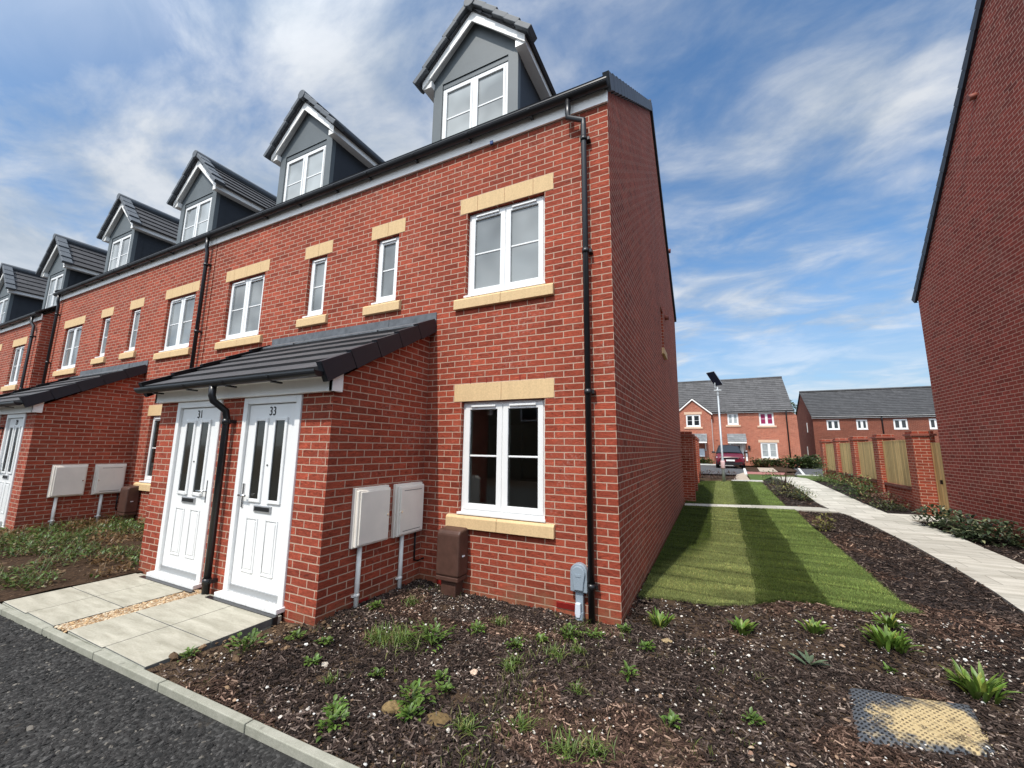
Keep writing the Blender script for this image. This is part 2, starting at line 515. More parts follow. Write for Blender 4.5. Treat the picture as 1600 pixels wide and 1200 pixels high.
def lawn_mat():
    k = NT('lawn_turf')
    a = k.n('ShaderNodeVertexColor'); a.layer_name = 'Col'
    c = k.mix(1.0, a.outputs[0], k.ramp(k.noise(k.pos, 45, 5, .7).outputs['Fac'], [(.3, .5), (.7, 1.4)]), 'MULTIPLY')
    k.bump(k.noise(k.pos, 90, 4).outputs['Fac'], 1, .02)
    return k.set(c, .9, .15)


M['lawn'] = lawn_mat()
M['verge_grass'] = noisy('far_grass', (.075, .11, .03), .35, 14, .9, .15, .6, 60)


def mat_grid():
    k = NT('plastic_grid'); uv = k.uv; pos = k.pos
    v = k.n('ShaderNodeTexVoronoi', feature='F1'); v.inputs['Randomness'].default_value = 0.0; v.inputs['Scale'].default_value = 30
    mp = k.n('ShaderNodeMapping'); k.l(uv, mp.inputs['Vector']); mp.inputs['Rotation'].default_value = (0, 0, .785); mp.inputs['Scale'].default_value = (1.25, 1.0, 1)
    k.l(mp.outputs[0], v.inputs['Vector'])
    hole = k.ramp(v.outputs['Distance'], [(.26, 1), (.36, 0)])
    n = k.noise(pos, 3.2, 6, .65); n2 = k.noise(pos, 16, 5, .7)
    grid = k.mix(hole, k.mix(n2.outputs['Fac'], (.035, .038, .043), (.12, .13, .145)), (.008, .008, .008))
    sand = k.mix(k.noise(pos, 110, 3).outputs['Fac'], (.36, .255, .12), (.60, .47, .26))
    dots = k.math('MULTIPLY', hole, k.ramp(n2.outputs['Fac'], [(.38, 0), (.55, .9)]))
    sand = k.mix(dots, sand, (.07, .05, .03))
    ds = k.n('ShaderNodeVectorMath', operation='DISTANCE'); k.l(uv, ds.inputs[0]); ds.inputs[1].default_value = (.42, .36, 0)
    sf = k.math('SUBTRACT', k.math('ADD', k.math('MULTIPLY', n.outputs['Fac'], .9), k.math('MULTIPLY', n2.outputs['Fac'], .45)), k.math('MULTIPLY', ds.outputs['Value'], 1.15))
    c = k.mix(k.ramp(sf, [(.32, 0), (.44, 1)]), grid, sand)
    soil = k.ramp(k.noise(pos, 4.5, 6, .7).outputs['Fac'], [(.55, 0), (.66, .9)])
    c = k.mix(soil, c, (.04, .028, .02))
    k.bump(hole, -.8, .006)
    return k.set(c, .75, .3)


M['grid'] = mat_grid()


# ------------------------------------------------------------------ terrain
def sst(a, b, t):
    t = np.clip((t - a) / (b - a), 0, 1); return t * t * (3 - 2 * t)


def gz(x, y):
    b = .1 + .075 * np.clip((-x - 1.75) / .7, 0, 1)
    b = b - .06 * (1 - sst(-2.75, -2.3, x)) * (x > -2.9) * sst(-2.56, -2.3, y) * (1 - sst(-1.6, -1.35, y))
    return b + (.172 - b) * (1 - sst(-2.45, -1.5, y)) * (x > -2.9) + .42 * sst(7.0, 19.0, y)


def gzf(x, y): return float(gz(np.float64(x), np.float64(y)))


def sheet(name, poly, dz, mat, step=1.0, label=None, kind='structure', zf=None, bump=0.0, thick=0.0, uvrot=0.0, mats=None):
    """polygon in plan draped over the terrain"""
    bm = bmesh.new()
    vs = [bm.verts.new((x, y, 0)) for x, y in poly]
    bm.faces.new(vs)
    xs = [p[0] for p in poly]; ys = [p[1] for p in poly]
    for ax, lo, hi in ((0, min(xs), max(xs)), (1, min(ys), max(ys))):
        n = int(min(160, max(1, (hi - lo) / step)))
        for i in range(1, n):
            c = lo + (hi - lo) * i / n
            co = (c, 0, 0) if ax == 0 else (0, c, 0); no = (1, 0, 0) if ax == 0 else (0, 1, 0)
            bmesh.ops.bisect_plane(bm, geom=bm.verts[:] + bm.edges[:] + bm.faces[:], plane_co=co, plane_no=no)
    bmesh.ops.triangulate(bm, faces=[f for f in bm.faces if len(f.verts) > 4])
    if thick:
        top = bm.faces[:]
        r = bmesh.ops.extrude_face_region(bm, geom=top)
        nv = {g for g in r['geom'] if isinstance(g, bmesh.types.BMVert)}
        low = [v for v in bm.verts if v not in nv]
        for v in nv: v.co.z = 1
    for v in bm.verts:
        z = (zf or gzf)(v.co.x, v.co.y) + dz
        if bump: z += bump * mnoise.fractal(Vector((v.co.x * 2.2, v.co.y * 2.2, 0)), .8, 2.0, 4)
        if thick and v.co.z < .5: z -= thick
        v.co.z = z
    bm.normal_update()
    if not thick:
        for f in bm.faces:
            if f.normal.z < 0: f.normal_flip()
    else:
        bmesh.ops.recalc_face_normals(bm, faces=bm.faces[:])
    uvl = bm.loops.layers.uv.new('UVMap')
    c, s = math.cos(uvrot), math.sin(uvrot)
    for f in bm.faces:
        for lp in f.loops:
            x, y = lp.vert.co.x, lp.vert.co.y
            lp[uvl].uv = (c * x - s * y, s * x + c * y)
    me = bpy.data.meshes.new(name); bm.to_mesh(me); bm.free()
    me.materials.append(mat)
    o = bpy.data.objects.new(name, me); COL.objects.link(o)
    if kind: o['kind'] = kind
    if label: o['label'] = label
    return o


KY = lambda x: -2.465 + .0245 * x       # inner kerb line
LAWN1 = [(0.03, .81), (.24, .90), (.47, .93), (.77, .93), (1.0, 1.06), (1.2, 1.22), (1.45, 1.46), (1.65, 1.53), (1.86, 1.58), (2.02, 1.47), (2.36, 1.60), (2.71, 1.73),
         (2.64, 2.1), (2.68, 3.33), (2.70, 4.8), (2.72, 7.0), (2.80, 9.45), (2.1, 9.29), (1.41, 9.17), (.79, 8.99), (.03, 8.85)]
LAWN2 = [(.03, 9.36), (.81, 9.55), (1.39, 9.68), (2.05, 9.9), (2.67, 10.06), (2.66, 12.5), (2.64, 14.2), (2.62, 15.6), (1.9, 15.75), (1.2, 15.5), (.36, 15.1), (.3, 14.5)]
PATH_L = [(3.62, .5), (3.71, 2.26), (3.82, 3.0), (3.91, 4.0), (4.0, 5.7), (4.02, 7.7), (3.92, 9.1), (3.70, 9.85), (3.6, 11.2), (3.62, 12.6), (3.62, 14.6), (3.54, 16.7), (3.3, 18.7)]
PATH_R = [(4.25, 19.2), (4.62, 18.4), (4.64, 16.0), (4.72, 13.7), (4.80, 11.5), (4.88, 9.85), (4.98, 9.3), (5.15, 8.6), (5.14, 7.1), (5.05, 6.1), (4.96, 4.9), (4.82, 3.0), (4.7, .5)]


def in_poly(x, y, poly):
    inside = np.zeros(x.shape, bool)
    n = len(poly); j = n - 1
    for i in range(n):
        xi, yi = poly[i]; xj, yj = poly[j]
        c = ((yi > y) != (yj > y)) & (x < (xj - xi) * (y - yi) / (yj - yi + 1e-12) + xi)
        inside ^= c; j = i
    return inside


def base_z(x, y):
    return gzf(x, y) - .07 if y > -2.62 else .02


def ground():
    xs = np.concatenate([[-400, -200, -100, -60], np.arange(-40, 41, 4), [60, 100, 200, 400]])
    ys = np.concatenate([[-400, -150, -60, -30, -14, -2.7, -2.6], np.arange(0, 64, 2), [80, 120, 200, 400]])
    V = [(x, y, base_z(x, y)) for y in ys for x in xs]
    nx = len(xs)
    F = [(j*nx+i, j*nx+i+1, (j+1)*nx+i+1, (j+1)*nx+i) for j in range(len(ys)-1) for i in range(nx-1)]
    o = mesh_np('ground', V, F, M['soil']); o['kind'] = 'structure'


ground()
sheet('road', [(-60, KY(-60) - .03), (-60, -11), (60, -11), (60, KY(60) - .03)], 0, M['tarmac'], 30, zf=lambda x, y: .138)
sheet('mulch_bed', [(-2.83, KY(-2.8)), (-.8, KY(-.8)), (8.5, KY(8.5)), (8.5, 18.6), (.2, 16.9), (.2, 0.0), (-2.43, 0.0), (-2.43, -1.47), (-2.83, -1.5)], 0.0, M['mulch'], .25, bump=.022)
sheet('weedy_bed', [(-16.5, KY(-16.5)), (-5.56, KY(-5.5)), (-5.56, -1.46), (-5.66, 0.0), (-16.5, 0)], 0.02, M['soil'], .3, bump=.03)
sheet('mulch_bed', [(-13.0, KY(-13)), (-12.9, KY(-12.9)), (-12.9, -2), (-13, -2)], -.02, M['mulch'], 1) if False else None
sheet('path', PATH_L + PATH_R, .03, M['path'], .6, thick=.1, uvrot=.05)
sheet('cross_path', [(.05, 8.86), (.79, 9.0), (1.41, 9.19), (2.1, 9.31), (2.8, 9.47), (3.85, 9.62), (3.72, 9.95), (3.5, 10.14), (2.67, 10.02), (2.05, 9.87), (1.39, 9.65), (.81, 9.5), (.05, 9.33)], .034, M['path'], .6, thick=.08)
sheet('gate_path', [(4.86, 9.86), (5.0, 9.1), (5.5, 9.15), (5.9, 9.3), (5.9, 9.95), (5.4, 9.95)], .033, M['path'], .6, thick=.08)

# kerb of separate edging blocks along the road
k = MB()
x = -19.0
while x < 9:
    L = .905
    y0, y1 = KY(x), KY(x + L)
    zt = .187
    for (a, b, zz) in ((x, x + L, zt),):
        k.extrude([(a, y0 - .052, -.1), (b, y1 - .052, -.1), (b, y1, -.1), (a, y0, -.1)][::-1], (0, 0, .1 + zz))
    x += .915
kb = k.build('kerb', M['kerb'], bevel=.005); kb['kind'] = 'structure'

# paving slabs at the two doors, gravel strip between them
k = MB()
for (a, b) in ((-5.53, -4.94), (-4.934, -4.335), (-4.10, -3.47), (-3.464, -2.835)):
    for (y0, y1) in ((-2.10, -1.545), (-2.575, -2.106)):
        yy = max(KY(a), KY(b)) + .004 if y0 < -2.3 else y0
        k.box(a, b, yy, y1, .135, .197, 0)
k.box(-5.525, -4.34, -2.59, -1.5, .11, .188, 2); k.box(-4.095, -2.84, -2.55, -1.5, .11, .188, 2)
for i, n in enumerate(k.f):
    if k.m[i] == 2: continue
    P = [k.v[j] for j in n]
    if max(p[2] for p in P) - min(p[2] for p in P) > .01: k.m[i] = 1
sl = k.build('path', [M['slab'], M['slab_side'], M['kerb']], bevel=.004); sl['kind'] = 'structure'
sl['label'] = 'pale riven paving slabs in front of the doors numbered 31 and 33'
sheet('soil_bank', [(-5.6, -2.6), (-2.78, -2.57), (-2.70, -2.3), (-2.6, -1.9), (-2.62, -1.5), (-5.6, -1.5)], -.055, M['soil'], .12, bump=.012, zf=lambda x, y: gzf(x, y) + (.02 if x < -2.8 else -.0))


# ------------------------------------------------------------------ scattered ground cover
def pebbles(name, xy, size, cols, zoff=0.0, flat=.6, mat=None, squash=None, **tags):
    """irregular little stones: squashed jittered octahedra with extra ring"""
    n = len(xy)
    ring = 6
    base = []
    for zz, rr in ((-.6, .7), (.1, 1.0), (.75, .55)):
        for i in range(ring):
            a = 2 * PI * i / ring + (0 if zz != .1 else .5)
            base.append((rr * math.cos(a), rr * math.sin(a), zz))
    base.append((0, 0, 1.0))
    base = np.array(base)
    F = []
    for lv in range(2):
        for i in range(ring):
            j = (i + 1) % ring
            F.append((lv*ring+i, lv*ring+j, (lv+1)*ring+j, (lv+1)*ring+i))
    for i in range(0, ring, 2):
        F.append((2*ring+i, 2*ring+(i+1) % ring, 2*ring+(i+2) % ring, 18))
    F = np.array(F)
    nb = len(base)
    B = base[None] * (1 + rng.normal(0, .16, (n, nb, 1)))
    sc = np.stack([size * rng.uniform(.8, 1.5, n), size * rng.uniform(.6, 1.0, n), size * flat * rng.uniform(.6, 1.2, n)], -1)
    B = B * sc[:, None]
    a = rng.uniform(0, 2 * PI, n); c, s = np.cos(a), np.sin(a)
    tx = rng.normal(0, .25, n)
    X = B[..., 0] * c[:, None] - B[..., 1] * s[:, None]; Y = B[..., 0] * s[:, None] + B[..., 1] * c[:, None]
    Z = B[..., 2] + X * tx[:, None] * .5
    z0 = gz(xy[:, 0], xy[:, 1]) + zoff
    V = np.stack([X + xy[:, 0:1], Y + xy[:, 1:2], Z + z0[:, None]], -1).reshape(-1, 3)
    FF = (F[None] + (np.arange(n) * nb)[:, None, None]).reshape(-1, 4)
    cc = np.repeat(cols, nb, axis=0)
    o = mesh_np(name, V, FF, mat or M['stoneattr'], cc)
    return tag(o, kind='stuff', **tags)


def pal(n, cols, w=None, jit=.25):
    cols = np.array(cols); idx = rng.choice(len(cols), n, p=w)
    return cols[idx] * rng.uniform(1 - jit, 1 + jit, (n, 1))


def bumpz(x, y):
    return np.array([.022 * mnoise.fractal(Vector((a * 2.2, b * 2.2, 0)), .8, 2.0, 4) for a, b in zip(x, y)])


def chips():
    """bark mulch: thousands of splintery chips lying at random tilts"""
    pts = []
    for (x0, x1, y0, y1, dens) in ((-2.75, 3.8, -2.52, .05, 4600), (.0, 3.9, .05, 2.2, 1500), (2.6, 4.05, 2.2, 9.4, 800), (2.6, 3.7, 10, 15.5, 260), (4.8, 5.85, 2.0, 9.3, 420)):
        n = int((x1 - x0) * (y1 - y0) * dens)
        pts.append(np.stack([rng.uniform(x0, x1, n), rng.uniform(y0, y1, n)], -1))
    P = np.concatenate(pts)
    x, y = P[:, 0], P[:, 1]
    PATH = PATH_L + PATH_R
    GRID = [(1.63, -.28), (2.33, -.15), (2.20, -.76), (1.54, -.95)]
    keep = ~(in_poly(x, y, GRID) & (rng.uniform(0, 1, len(x)) > .10 + .25 * (x > 2.1))) & ~in_poly(x, y, LAWN1) & ~in_poly(x, y, PATH) & (y > KY(x) + .01) & ~((x < -2.43) & (y > -1.5)) & ~((x < .0) & (y > -.01))
    soilside = np.clip((-1.95 - x) / .6, 0, 1) * np.clip((-.9 - y) / .8, 0, 1)
    keep &= rng.uniform(0, 1, len(x)) > soilside * .85
    P = P[keep]; n = len(P); x, y = P[:, 0], P[:, 1]
    d = np.hypot(x - .87, y + 4.2)
    s = 1 + np.clip(d - 4, 0, 6) * .09
    L = rng.gamma(3.0, .0047, n) * s + .006; W = rng.uniform(.0022, .0062, n) * s; T = rng.uniform(.0015, .004, n) * s
    a = rng.uniform(0, 2 * PI, n); t = rng.normal(0, .28, n); r = rng.normal(0, .5, n)
    ux = np.stack([np.cos(a) * np.cos(t), np.sin(a) * np.cos(t), np.sin(t)], -1)
    uy = np.stack([-np.sin(a) * np.cos(r), np.cos(a) * np.cos(r), np.sin(r)], -1)
    uz = np.cross(ux, uy)
    z = gz(x, y) + bumpz(x, y) + rng.uniform(.0, .014, n)
    C = np.stack([x, y, z], -1)
    V = []
    for sx, sy, sz in ((-1, -.6, -1), (1, -1, -1), (1, .5, -1), (-1, 1, -1), (-1, -.6, 1), (1, -1, 1), (1, .5, 1), (-1, 1, 1)):
        V.append(C + ux * (sx * L)[:, None] + uy * (sy * W)[:, None] + uz * (sz * T)[:, None])
    V = np.stack(V, 1).reshape(-1, 3)
    F = np.array([(4, 5, 6, 7), (0, 1, 5, 4), (1, 2, 6, 5), (2, 3, 7, 6), (3, 0, 4, 7)])
    FF = (F[None] + (np.arange(n) * 8)[:, None, None]).reshape(-1, 4)
    col = pal(n, [(.019, .014, .0125), (.036, .025, .021), (.064, .045, .038), (.115, .087, .075), (.25, .20, .17)], [.28, .32, .22, .14, .04], .35)
    lf = np.array([mnoise.noise(Vector((a * .9, b * .9, 21))) + .6 * mnoise.noise(Vector((a * 2.6, b * 2.6, 2))) for a, b in P])
    col = col * (1 + .45 * lf[:, None]) * np.where(lf[:, None] > .25, np.array([1.25, 1.05, .9]), np.array([1.03, 1.0, .96]))
    o = mesh_np('bark_mulch', V, FF, M['chip'], np.repeat(col, 8, axis=0))
    tag(o, 'dark brown bark mulch chips covering the planting beds', kind='stuff')


chips()

# pale and tan pebbles lying in the mulch
n = 6500
P = np.stack([rng.uniform(-2.7, 3.8, n), rng.uniform(-2.5, 1.6, n)], -1)
P = P[~in_poly(P[:, 0], P[:, 1], LAWN1) & (P[:, 1] > KY(P[:, 0]) + .02) & ~((P[:, 0] < -2.43) & (P[:, 1] > -1.5)) & ~((P[:, 0] < 0) & (P[:, 1] > -.02))]
cl = np.array([mnoise.noise(Vector((a * 1.7, b * 1.7, 4))) for a, b in P])
P = P[rng.uniform(-.5, .5, len(P)) < cl + .1]
sz = rng.gamma(1.7, .0022, len(P)) + .0024
pebbles('gravel', P, sz, pal(len(P), [(.55, .50, .44), (.42, .34, .25), (.30, .2, .13), (.62, .6, .56), (.22, .13, .09)], [.34, .24, .14, .2, .08]), .016, .7, label='small pale and tan stones scattered through the dark mulch')
# gravel strip between the slabs
n = 2300
P = np.stack([rng.uniform(-4.325, -4.112, n), rng.uniform(-2.56, -1.5, n)], -1)
P2 = np.stack([rng.normal(-4.22, .2, 60), rng.normal(-2.45, .09, 60)], -1)
P2 = P2[P2[:, 1] > -2.57]
pebbles('gravel', np.concatenate([P, P2]), rng.uniform(.008, .016, n + len(P2)), pal(n + len(P2), [(.42, .28, .15), (.33, .21, .11), (.55, .43, .29), (.24, .145, .075), (.50, .42, .31)], jit=.3), .012, .6,
        label='golden gravel strip between the paving slabs')
# rubbly soil beside slabs and in the left bed
n = 420
P = np.stack([rng.uniform(-2.85, -1.95, n), rng.uniform(-2.5, -1.35, n)], -1)
P = P[~((P[:, 0] < -2.43) & (P[:, 1] > -1.5)) & (P[:, 0] - (-2.8) < rng.exponential(.32, len(P)))]
P3 = np.stack([rng.uniform(-9.5, -5.6, 900), rng.uniform(-2.52, -.1, 900)], -1)
P = np.concatenate([P, P3])
pebbles('gravel', P, rng.gamma(1.5, .0055, len(P)) + .003, pal(len(P), [(.11, .068, .038), (.20, .13, .075), (.09, .055, .03), (.36, .28, .2)], [.35, .3, .25, .1]), .02, .75, label='brown soil clods and stones at the slab edge')

# stone chippings standing out of the tarmac
n = 26000
P = np.stack([rng.uniform(-5.9, .2, n), rng.uniform(-4.4, -2.62, n)], -1)
P = P[(P[:, 1] < KY(P[:, 0]) - .05)]
P = P[rng.uniform(0, 1, len(P)) < np.clip(1.25 - (np.abs(P[:, 1] + 2.6)) * .25, .2, 1)]
o = pebbles('road_chippings', P, rng.gamma(5, .0014, len(P)) + .003, pal(len(P), [(.018, .0175, .017), (.033, .031, .0295), (.062, .059, .056), (.15, .135, .115)], [.4, .36, .2, .04]), 0, .6, label='dark stone chippings of the unfinished tarmac road')
v = np.empty(len(o.data.vertices) * 3, np.float32); o.data.vertices.foreach_get('co', v); v = v.reshape(-1, 3)
v[:, 2] += .137 - gz(np.repeat(P[:, 0], 19), np.repeat(P[:, 1], 19)); o.data.vertices.foreach_set('co', v.ravel())


# lawn: turf sheets plus blades
def stripe_col(x, y, second=False):
    """darker and lighter turf rolls side by side; the first seam wanders towards the wall near the front"""
    if second:
        e = [.80 + (y - 9.5) * .02, 1.39 + (y - 9.7) * .02, 2.06 + (y - 10) * .015]; soft = np.full(np.shape(x), .015)
    else:
        e = [.06 + .70 * sst(1.0, 4.6, y), 1.19 + y * .023, 1.88 + y * .023]; soft = .02 + .16 * (1 - sst(2.5, 5.5, y))  # far seam is real turf; its soft front curve is painted gable shadow
    dark = np.array([(.075, .105, .020), (.275, .310, .105), (.076, .105, .022), (.215, .290, .080)])
    wob = np.array([.03 * mnoise.noise(Vector((b * 1.3, a * 4, 1))) for a, b in zip(np.ravel(x), np.ravel(y))]).reshape(np.shape(x))
    a = np.clip((x + wob - e[0]) / soft * .5 + .5, 0, 1)[:, None]
    c = dark[0] * (1 - a) + dark[1] * a
    c = np.where((x + wob > e[1])[:, None], dark[2], c)
    return np.where((x + wob > e[2])[:, None], dark[3], c)


def lawn(name, poly, second, label):
    o = sheet(name, poly, .035, M['lawn'], .22, thick=.045, bump=.006)
    me = o.data; n = len(me.vertices)
    co = np.empty(n * 3, np.float32); me.vertices.foreach_get('co', co); co = co.reshape(-1, 3)
    at = me.color_attributes.new('Col', 'FLOAT_COLOR', 'POINT')
    c = np.ones((n, 4), np.float32); c[:, :3] = stripe_col(co[:, 0], co[:, 1], second) * .55
    at.data.foreach_set('color', c.ravel())
    o['label'] = label
    return o


lawn('lawn', LAWN1, False, 'new striped lawn beside the tall gable wall')
lawn('lawn', LAWN2, True, 'striped lawn beyond the narrow cross path')


def blades(name, P, h, w, col, lean=.35, dz=.03, kind='stuff', label=None):
    n = len(P)
    a = rng.uniform(0, 2 * PI, n); la = rng.uniform(0, 2 * PI, n); ll = np.abs(rng.normal(0, lean, n)) * h
    z = gz(P[:, 0], P[:, 1]) + dz
    bx = np.cos(a) * w; by = np.sin(a) * w
    b0 = np.stack([P[:, 0] - bx, P[:, 1] - by, z], -1); b1 = np.stack([P[:, 0] + bx, P[:, 1] + by, z], -1)
    mx = P[:, 0] + np.cos(la) * ll * .35; my = P[:, 1] + np.sin(la) * ll * .35
    m1 = np.stack([mx + bx * .8, my + by * .8, z + h * .6], -1); m0 = np.stack([mx - bx * .8, my - by * .8, z + h * .6], -1)
    tx = P[:, 0] + np.cos(la) * ll; ty = P[:, 1] + np.sin(la) * ll
    t1 = np.stack([tx + bx * .15, ty + by * .15, z + h], -1); t0 = np.stack([tx - bx * .15, ty - by * .15, z + h], -1)
    V = np.stack([b0, b1, m1, m0, t1, t0], 1).reshape(-1, 3)
    F = np.array([(0, 1, 2, 3), (3, 2, 4, 5)])
    FF = (F[None] + (np.arange(n) * 6)[:, None, None]).reshape(-1, 4)
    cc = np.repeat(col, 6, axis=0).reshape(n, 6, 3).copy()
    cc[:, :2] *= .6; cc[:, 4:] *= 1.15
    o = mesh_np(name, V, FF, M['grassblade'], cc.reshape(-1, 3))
    if kind: o['kind'] = kind
    if label: o['label'] = label
    return o


pts = []
for (x0, x1, y0, y1, d) in ((0, 2.8, .75, 2.6, 11000), (0, 2.8, 2.6, 5, 6500), (0, 2.85, 5, 9.5, 2800)):
    n = int((x1 - x0) * (y1 - y0) * d); pts.append(np.stack([rng.uniform(x0, x1, n), rng.uniform(y0, y1, n)], -1))
P = np.concatenate(pts); P = P[in_poly(P[:, 0], P[:, 1], LAWN1)]
hn = np.array([mnoise.noise(Vector((a * 1.4, b * 5.0, 2))) for a, b in P])
jl = np.array([((b + .10 * mnoise.noise(Vector((a * .8, b * .3, 6)))) / .56) % 1 for a, b in P]); jl = np.where(np.abs(jl - .5) > .452, .42, 1.0)
c = stripe_col(P[:, 0], P[:, 1]) * rng.uniform(.6, 1.45, (len(P), 1)) * (1 + .7 * hn[:, None]) * jl[:, None]
yel = rng.uniform(0, 1, len(P)) < .10 + .12 * (hn > .15)
c[yel] = c[yel] * np.array([1.5, 1.2, 1.3])
hh = rng.uniform(.014, .030, len(P)) * np.where(P[:, 1] > 5, 1.25, 1)
blades('grass', P, hh, np.where(P[:, 1] > 5, .0034, .0021) * rng.uniform(.7, 1.3, len(P)), c, .5, label='short mown grass of the striped lawn')
E_ = []
for (xa, ya), (xb, yb) in zip(LAWN1, LAWN1[1:]):
    for _ in range(int(math.hypot(xb - xa, yb - ya) * 420)):
        t_ = rng.uniform(); E_.append((xa + (xb - xa) * t_ + rng.normal(0, .018), ya + (yb - ya) * t_ + rng.normal(0, .018)))
E_ = np.array(E_)
blades('grass', E_, rng.uniform(.012, .042, len(E_)), rng.uniform(.0016, .003, len(E_)), stripe_col(E_[:, 0], E_[:, 1]) * rng.uniform(.5, 1.25, (len(E_), 1)), .9, .012, label='ragged grass edge of the striped lawn')
n = 15000
P = np.stack([rng.uniform(0, 2.7, n), rng.uniform(9.4, 15.8, n)], -1); P = P[in_poly(P[:, 0], P[:, 1], LAWN2)]
hn = np.array([mnoise.noise(Vector((a * 1.4, b * 4.0, 2))) for a, b in P])
c = stripe_col(P[:, 0], P[:, 1], True) * rng.uniform(.65, 1.4, (len(P), 1)) * (1 + .55 * hn[:, None])
blades('grass', P, rng.uniform(.02, .04, len(P)), np.full(len(P), .006), c, .4, label='grass of the lawn beyond the cross path')

# ------------------------------------------------------------------ building components (house fronts face -y)
def wall_grid(mb, y, x0, x1, z0, z1, holes, mat=0, reveal=.09):
    """brick wall in the plane y with rectangular openings and their reveals"""
    xs = sorted({x0, x1} | {h[i] for h in holes for i in (0, 1) if x0 < h[i] < x1})
    zs = sorted({z0, z1} | {h[i] for h in holes for i in (2, 3) if z0 < h[i] < z1})
    for i in range(len(xs) - 1):
        for j in range(len(zs) - 1):
            cx, cz = (xs[i] + xs[i+1]) / 2, (zs[j] + zs[j+1]) / 2
            if any(h[0] < cx < h[1] and h[2] < cz < h[3] for h in holes): continue
            mb.face([(xs[i], y, zs[j]), (xs[i+1], y, zs[j]), (xs[i+1], y, zs[j+1]), (xs[i], y, zs[j+1])], mat)
    for a, b, c, d in holes:
        r = y + reveal
        mb.face([(a, y, c), (a, r, c), (a, r, d), (a, y, d)], mat)
        mb.face([(b, r, c), (b, y, c), (b, y, d), (b, r, d)], mat)
        mb.face([(a, y, d), (a, r, d), (b, r, d), (b, y, d)], mat)
        mb.face([(a, r, c), (a, y, c), (b, y, c), (b, r, c)], mat)


def window(root, x0, x1, z0, z1, y=0, nc=2, glass='glass_up', ext=.115, lintel=True, sill=True, bar=True, vents=True, lh=.225, sh=.15, thin=1.0, joints=(.5,), det=True, stone='stone'):
    """white casement window with stone sill and lintel; x0..z1 is the brick opening"""
    f, s = .056 * thin, .066 * thin
    zf = z0 + .03
    yo, yi = y + .045, y + .13
    m = MB()
    m.box(x0, x0 + f, yo + .012, yi, zf, z1 - .006); m.box(x1 - f, x1, yo + .012, yi, zf, z1 - .006)
    m.box(x0 + f, x1 - f, yo + .012, yi, z1 - f, z1 - .006); m.box(x0 + f, x1 - f, yo + .012, yi, zf, zf + f)
    if nc == 2:
        xm = (x0 + x1) / 2; m.box(xm - .022 * thin, xm + .022 * thin, yo + .012, yi, zf + f, z1 - f)
    m.box(x0 - .012, x1 + .012, y - .022, yi, z0 + .003, zf)
    w = m.build('window', M['white'], root, bevel=.004 if det else 0)
    cells = [(x0 + f * .6, x1 - f * .6)] if nc == 1 else [(x0 + f * .6, (x0 + x1) / 2 - .006), ((x0 + x1) / 2 + .006, x1 - f * .6)]
    for a, b in cells:
        m = MB(); za, zb = zf + f * .6, z1 - f * .6
        m.box(a, a + s, yo, yi - .02, za, zb); m.box(b - s, b, yo, yi - .02, za, zb)
        m.box(a + s, b - s, yo, yi - .02, za, za + s); m.box(a + s, b - s, yo, yi - .02, zb - s, zb)
        if bar:
            zc = (za + zb) / 2; m.box(a + s, b - s, yo + .016, yo + .03, zc - .011, zc + .011)
        m.build('sash', M['white'], w, bevel=.005 if det else 0)
        m = MB(); m.box(a + s - .004, b - s + .004, yo + .024, yo + .04, za + s - .004, zb - s + .004)
        m.build('pane', M[glass], w)
        if vents:
            m = MB(); ww = min(.17, (b - a) / 2 - .05)
            m.box((a + b) / 2 - ww, (a + b) / 2 + ww, yo - .02, yo, zb - .036, zb - .014)
            m.build('trickle_vent', M['white'], w, bevel=.003 if det else 0)
    if lintel:
        m = MB(); a, b = x0 - ext, x1 + ext
        cuts = [0] + list(joints) + [1]
        for i in range(len(cuts) - 1):
            m.box(a + (b - a) * cuts[i] + .002, a + (b - a) * cuts[i+1] - .002, y - .006, y + .088, z1 + .001, z1 + lh - .006)
        m.build('lintel', M[stone], w, bevel=.003 if det else 0)
    if sill:
        m = MB(); a, b = x0 - ext - .03, x1 + ext + .005
        parts = [(a, (a + b) / 2 - .002), ((a + b) / 2 + .002, b)] if b - a > .9 else [(a, b)]
        for p, q in parts:
            m.extrude([(p, y + .085, z0 - sh), (p, y - .05, z0 - sh), (p, y - .05, z0 - .03), (p, y - .03, z0 - .008), (p, y + .085, z0)], (q - p, 0, 0))
        m.build('stone_sill', M[stone], w, bevel=.004 if det else 0)
    return w


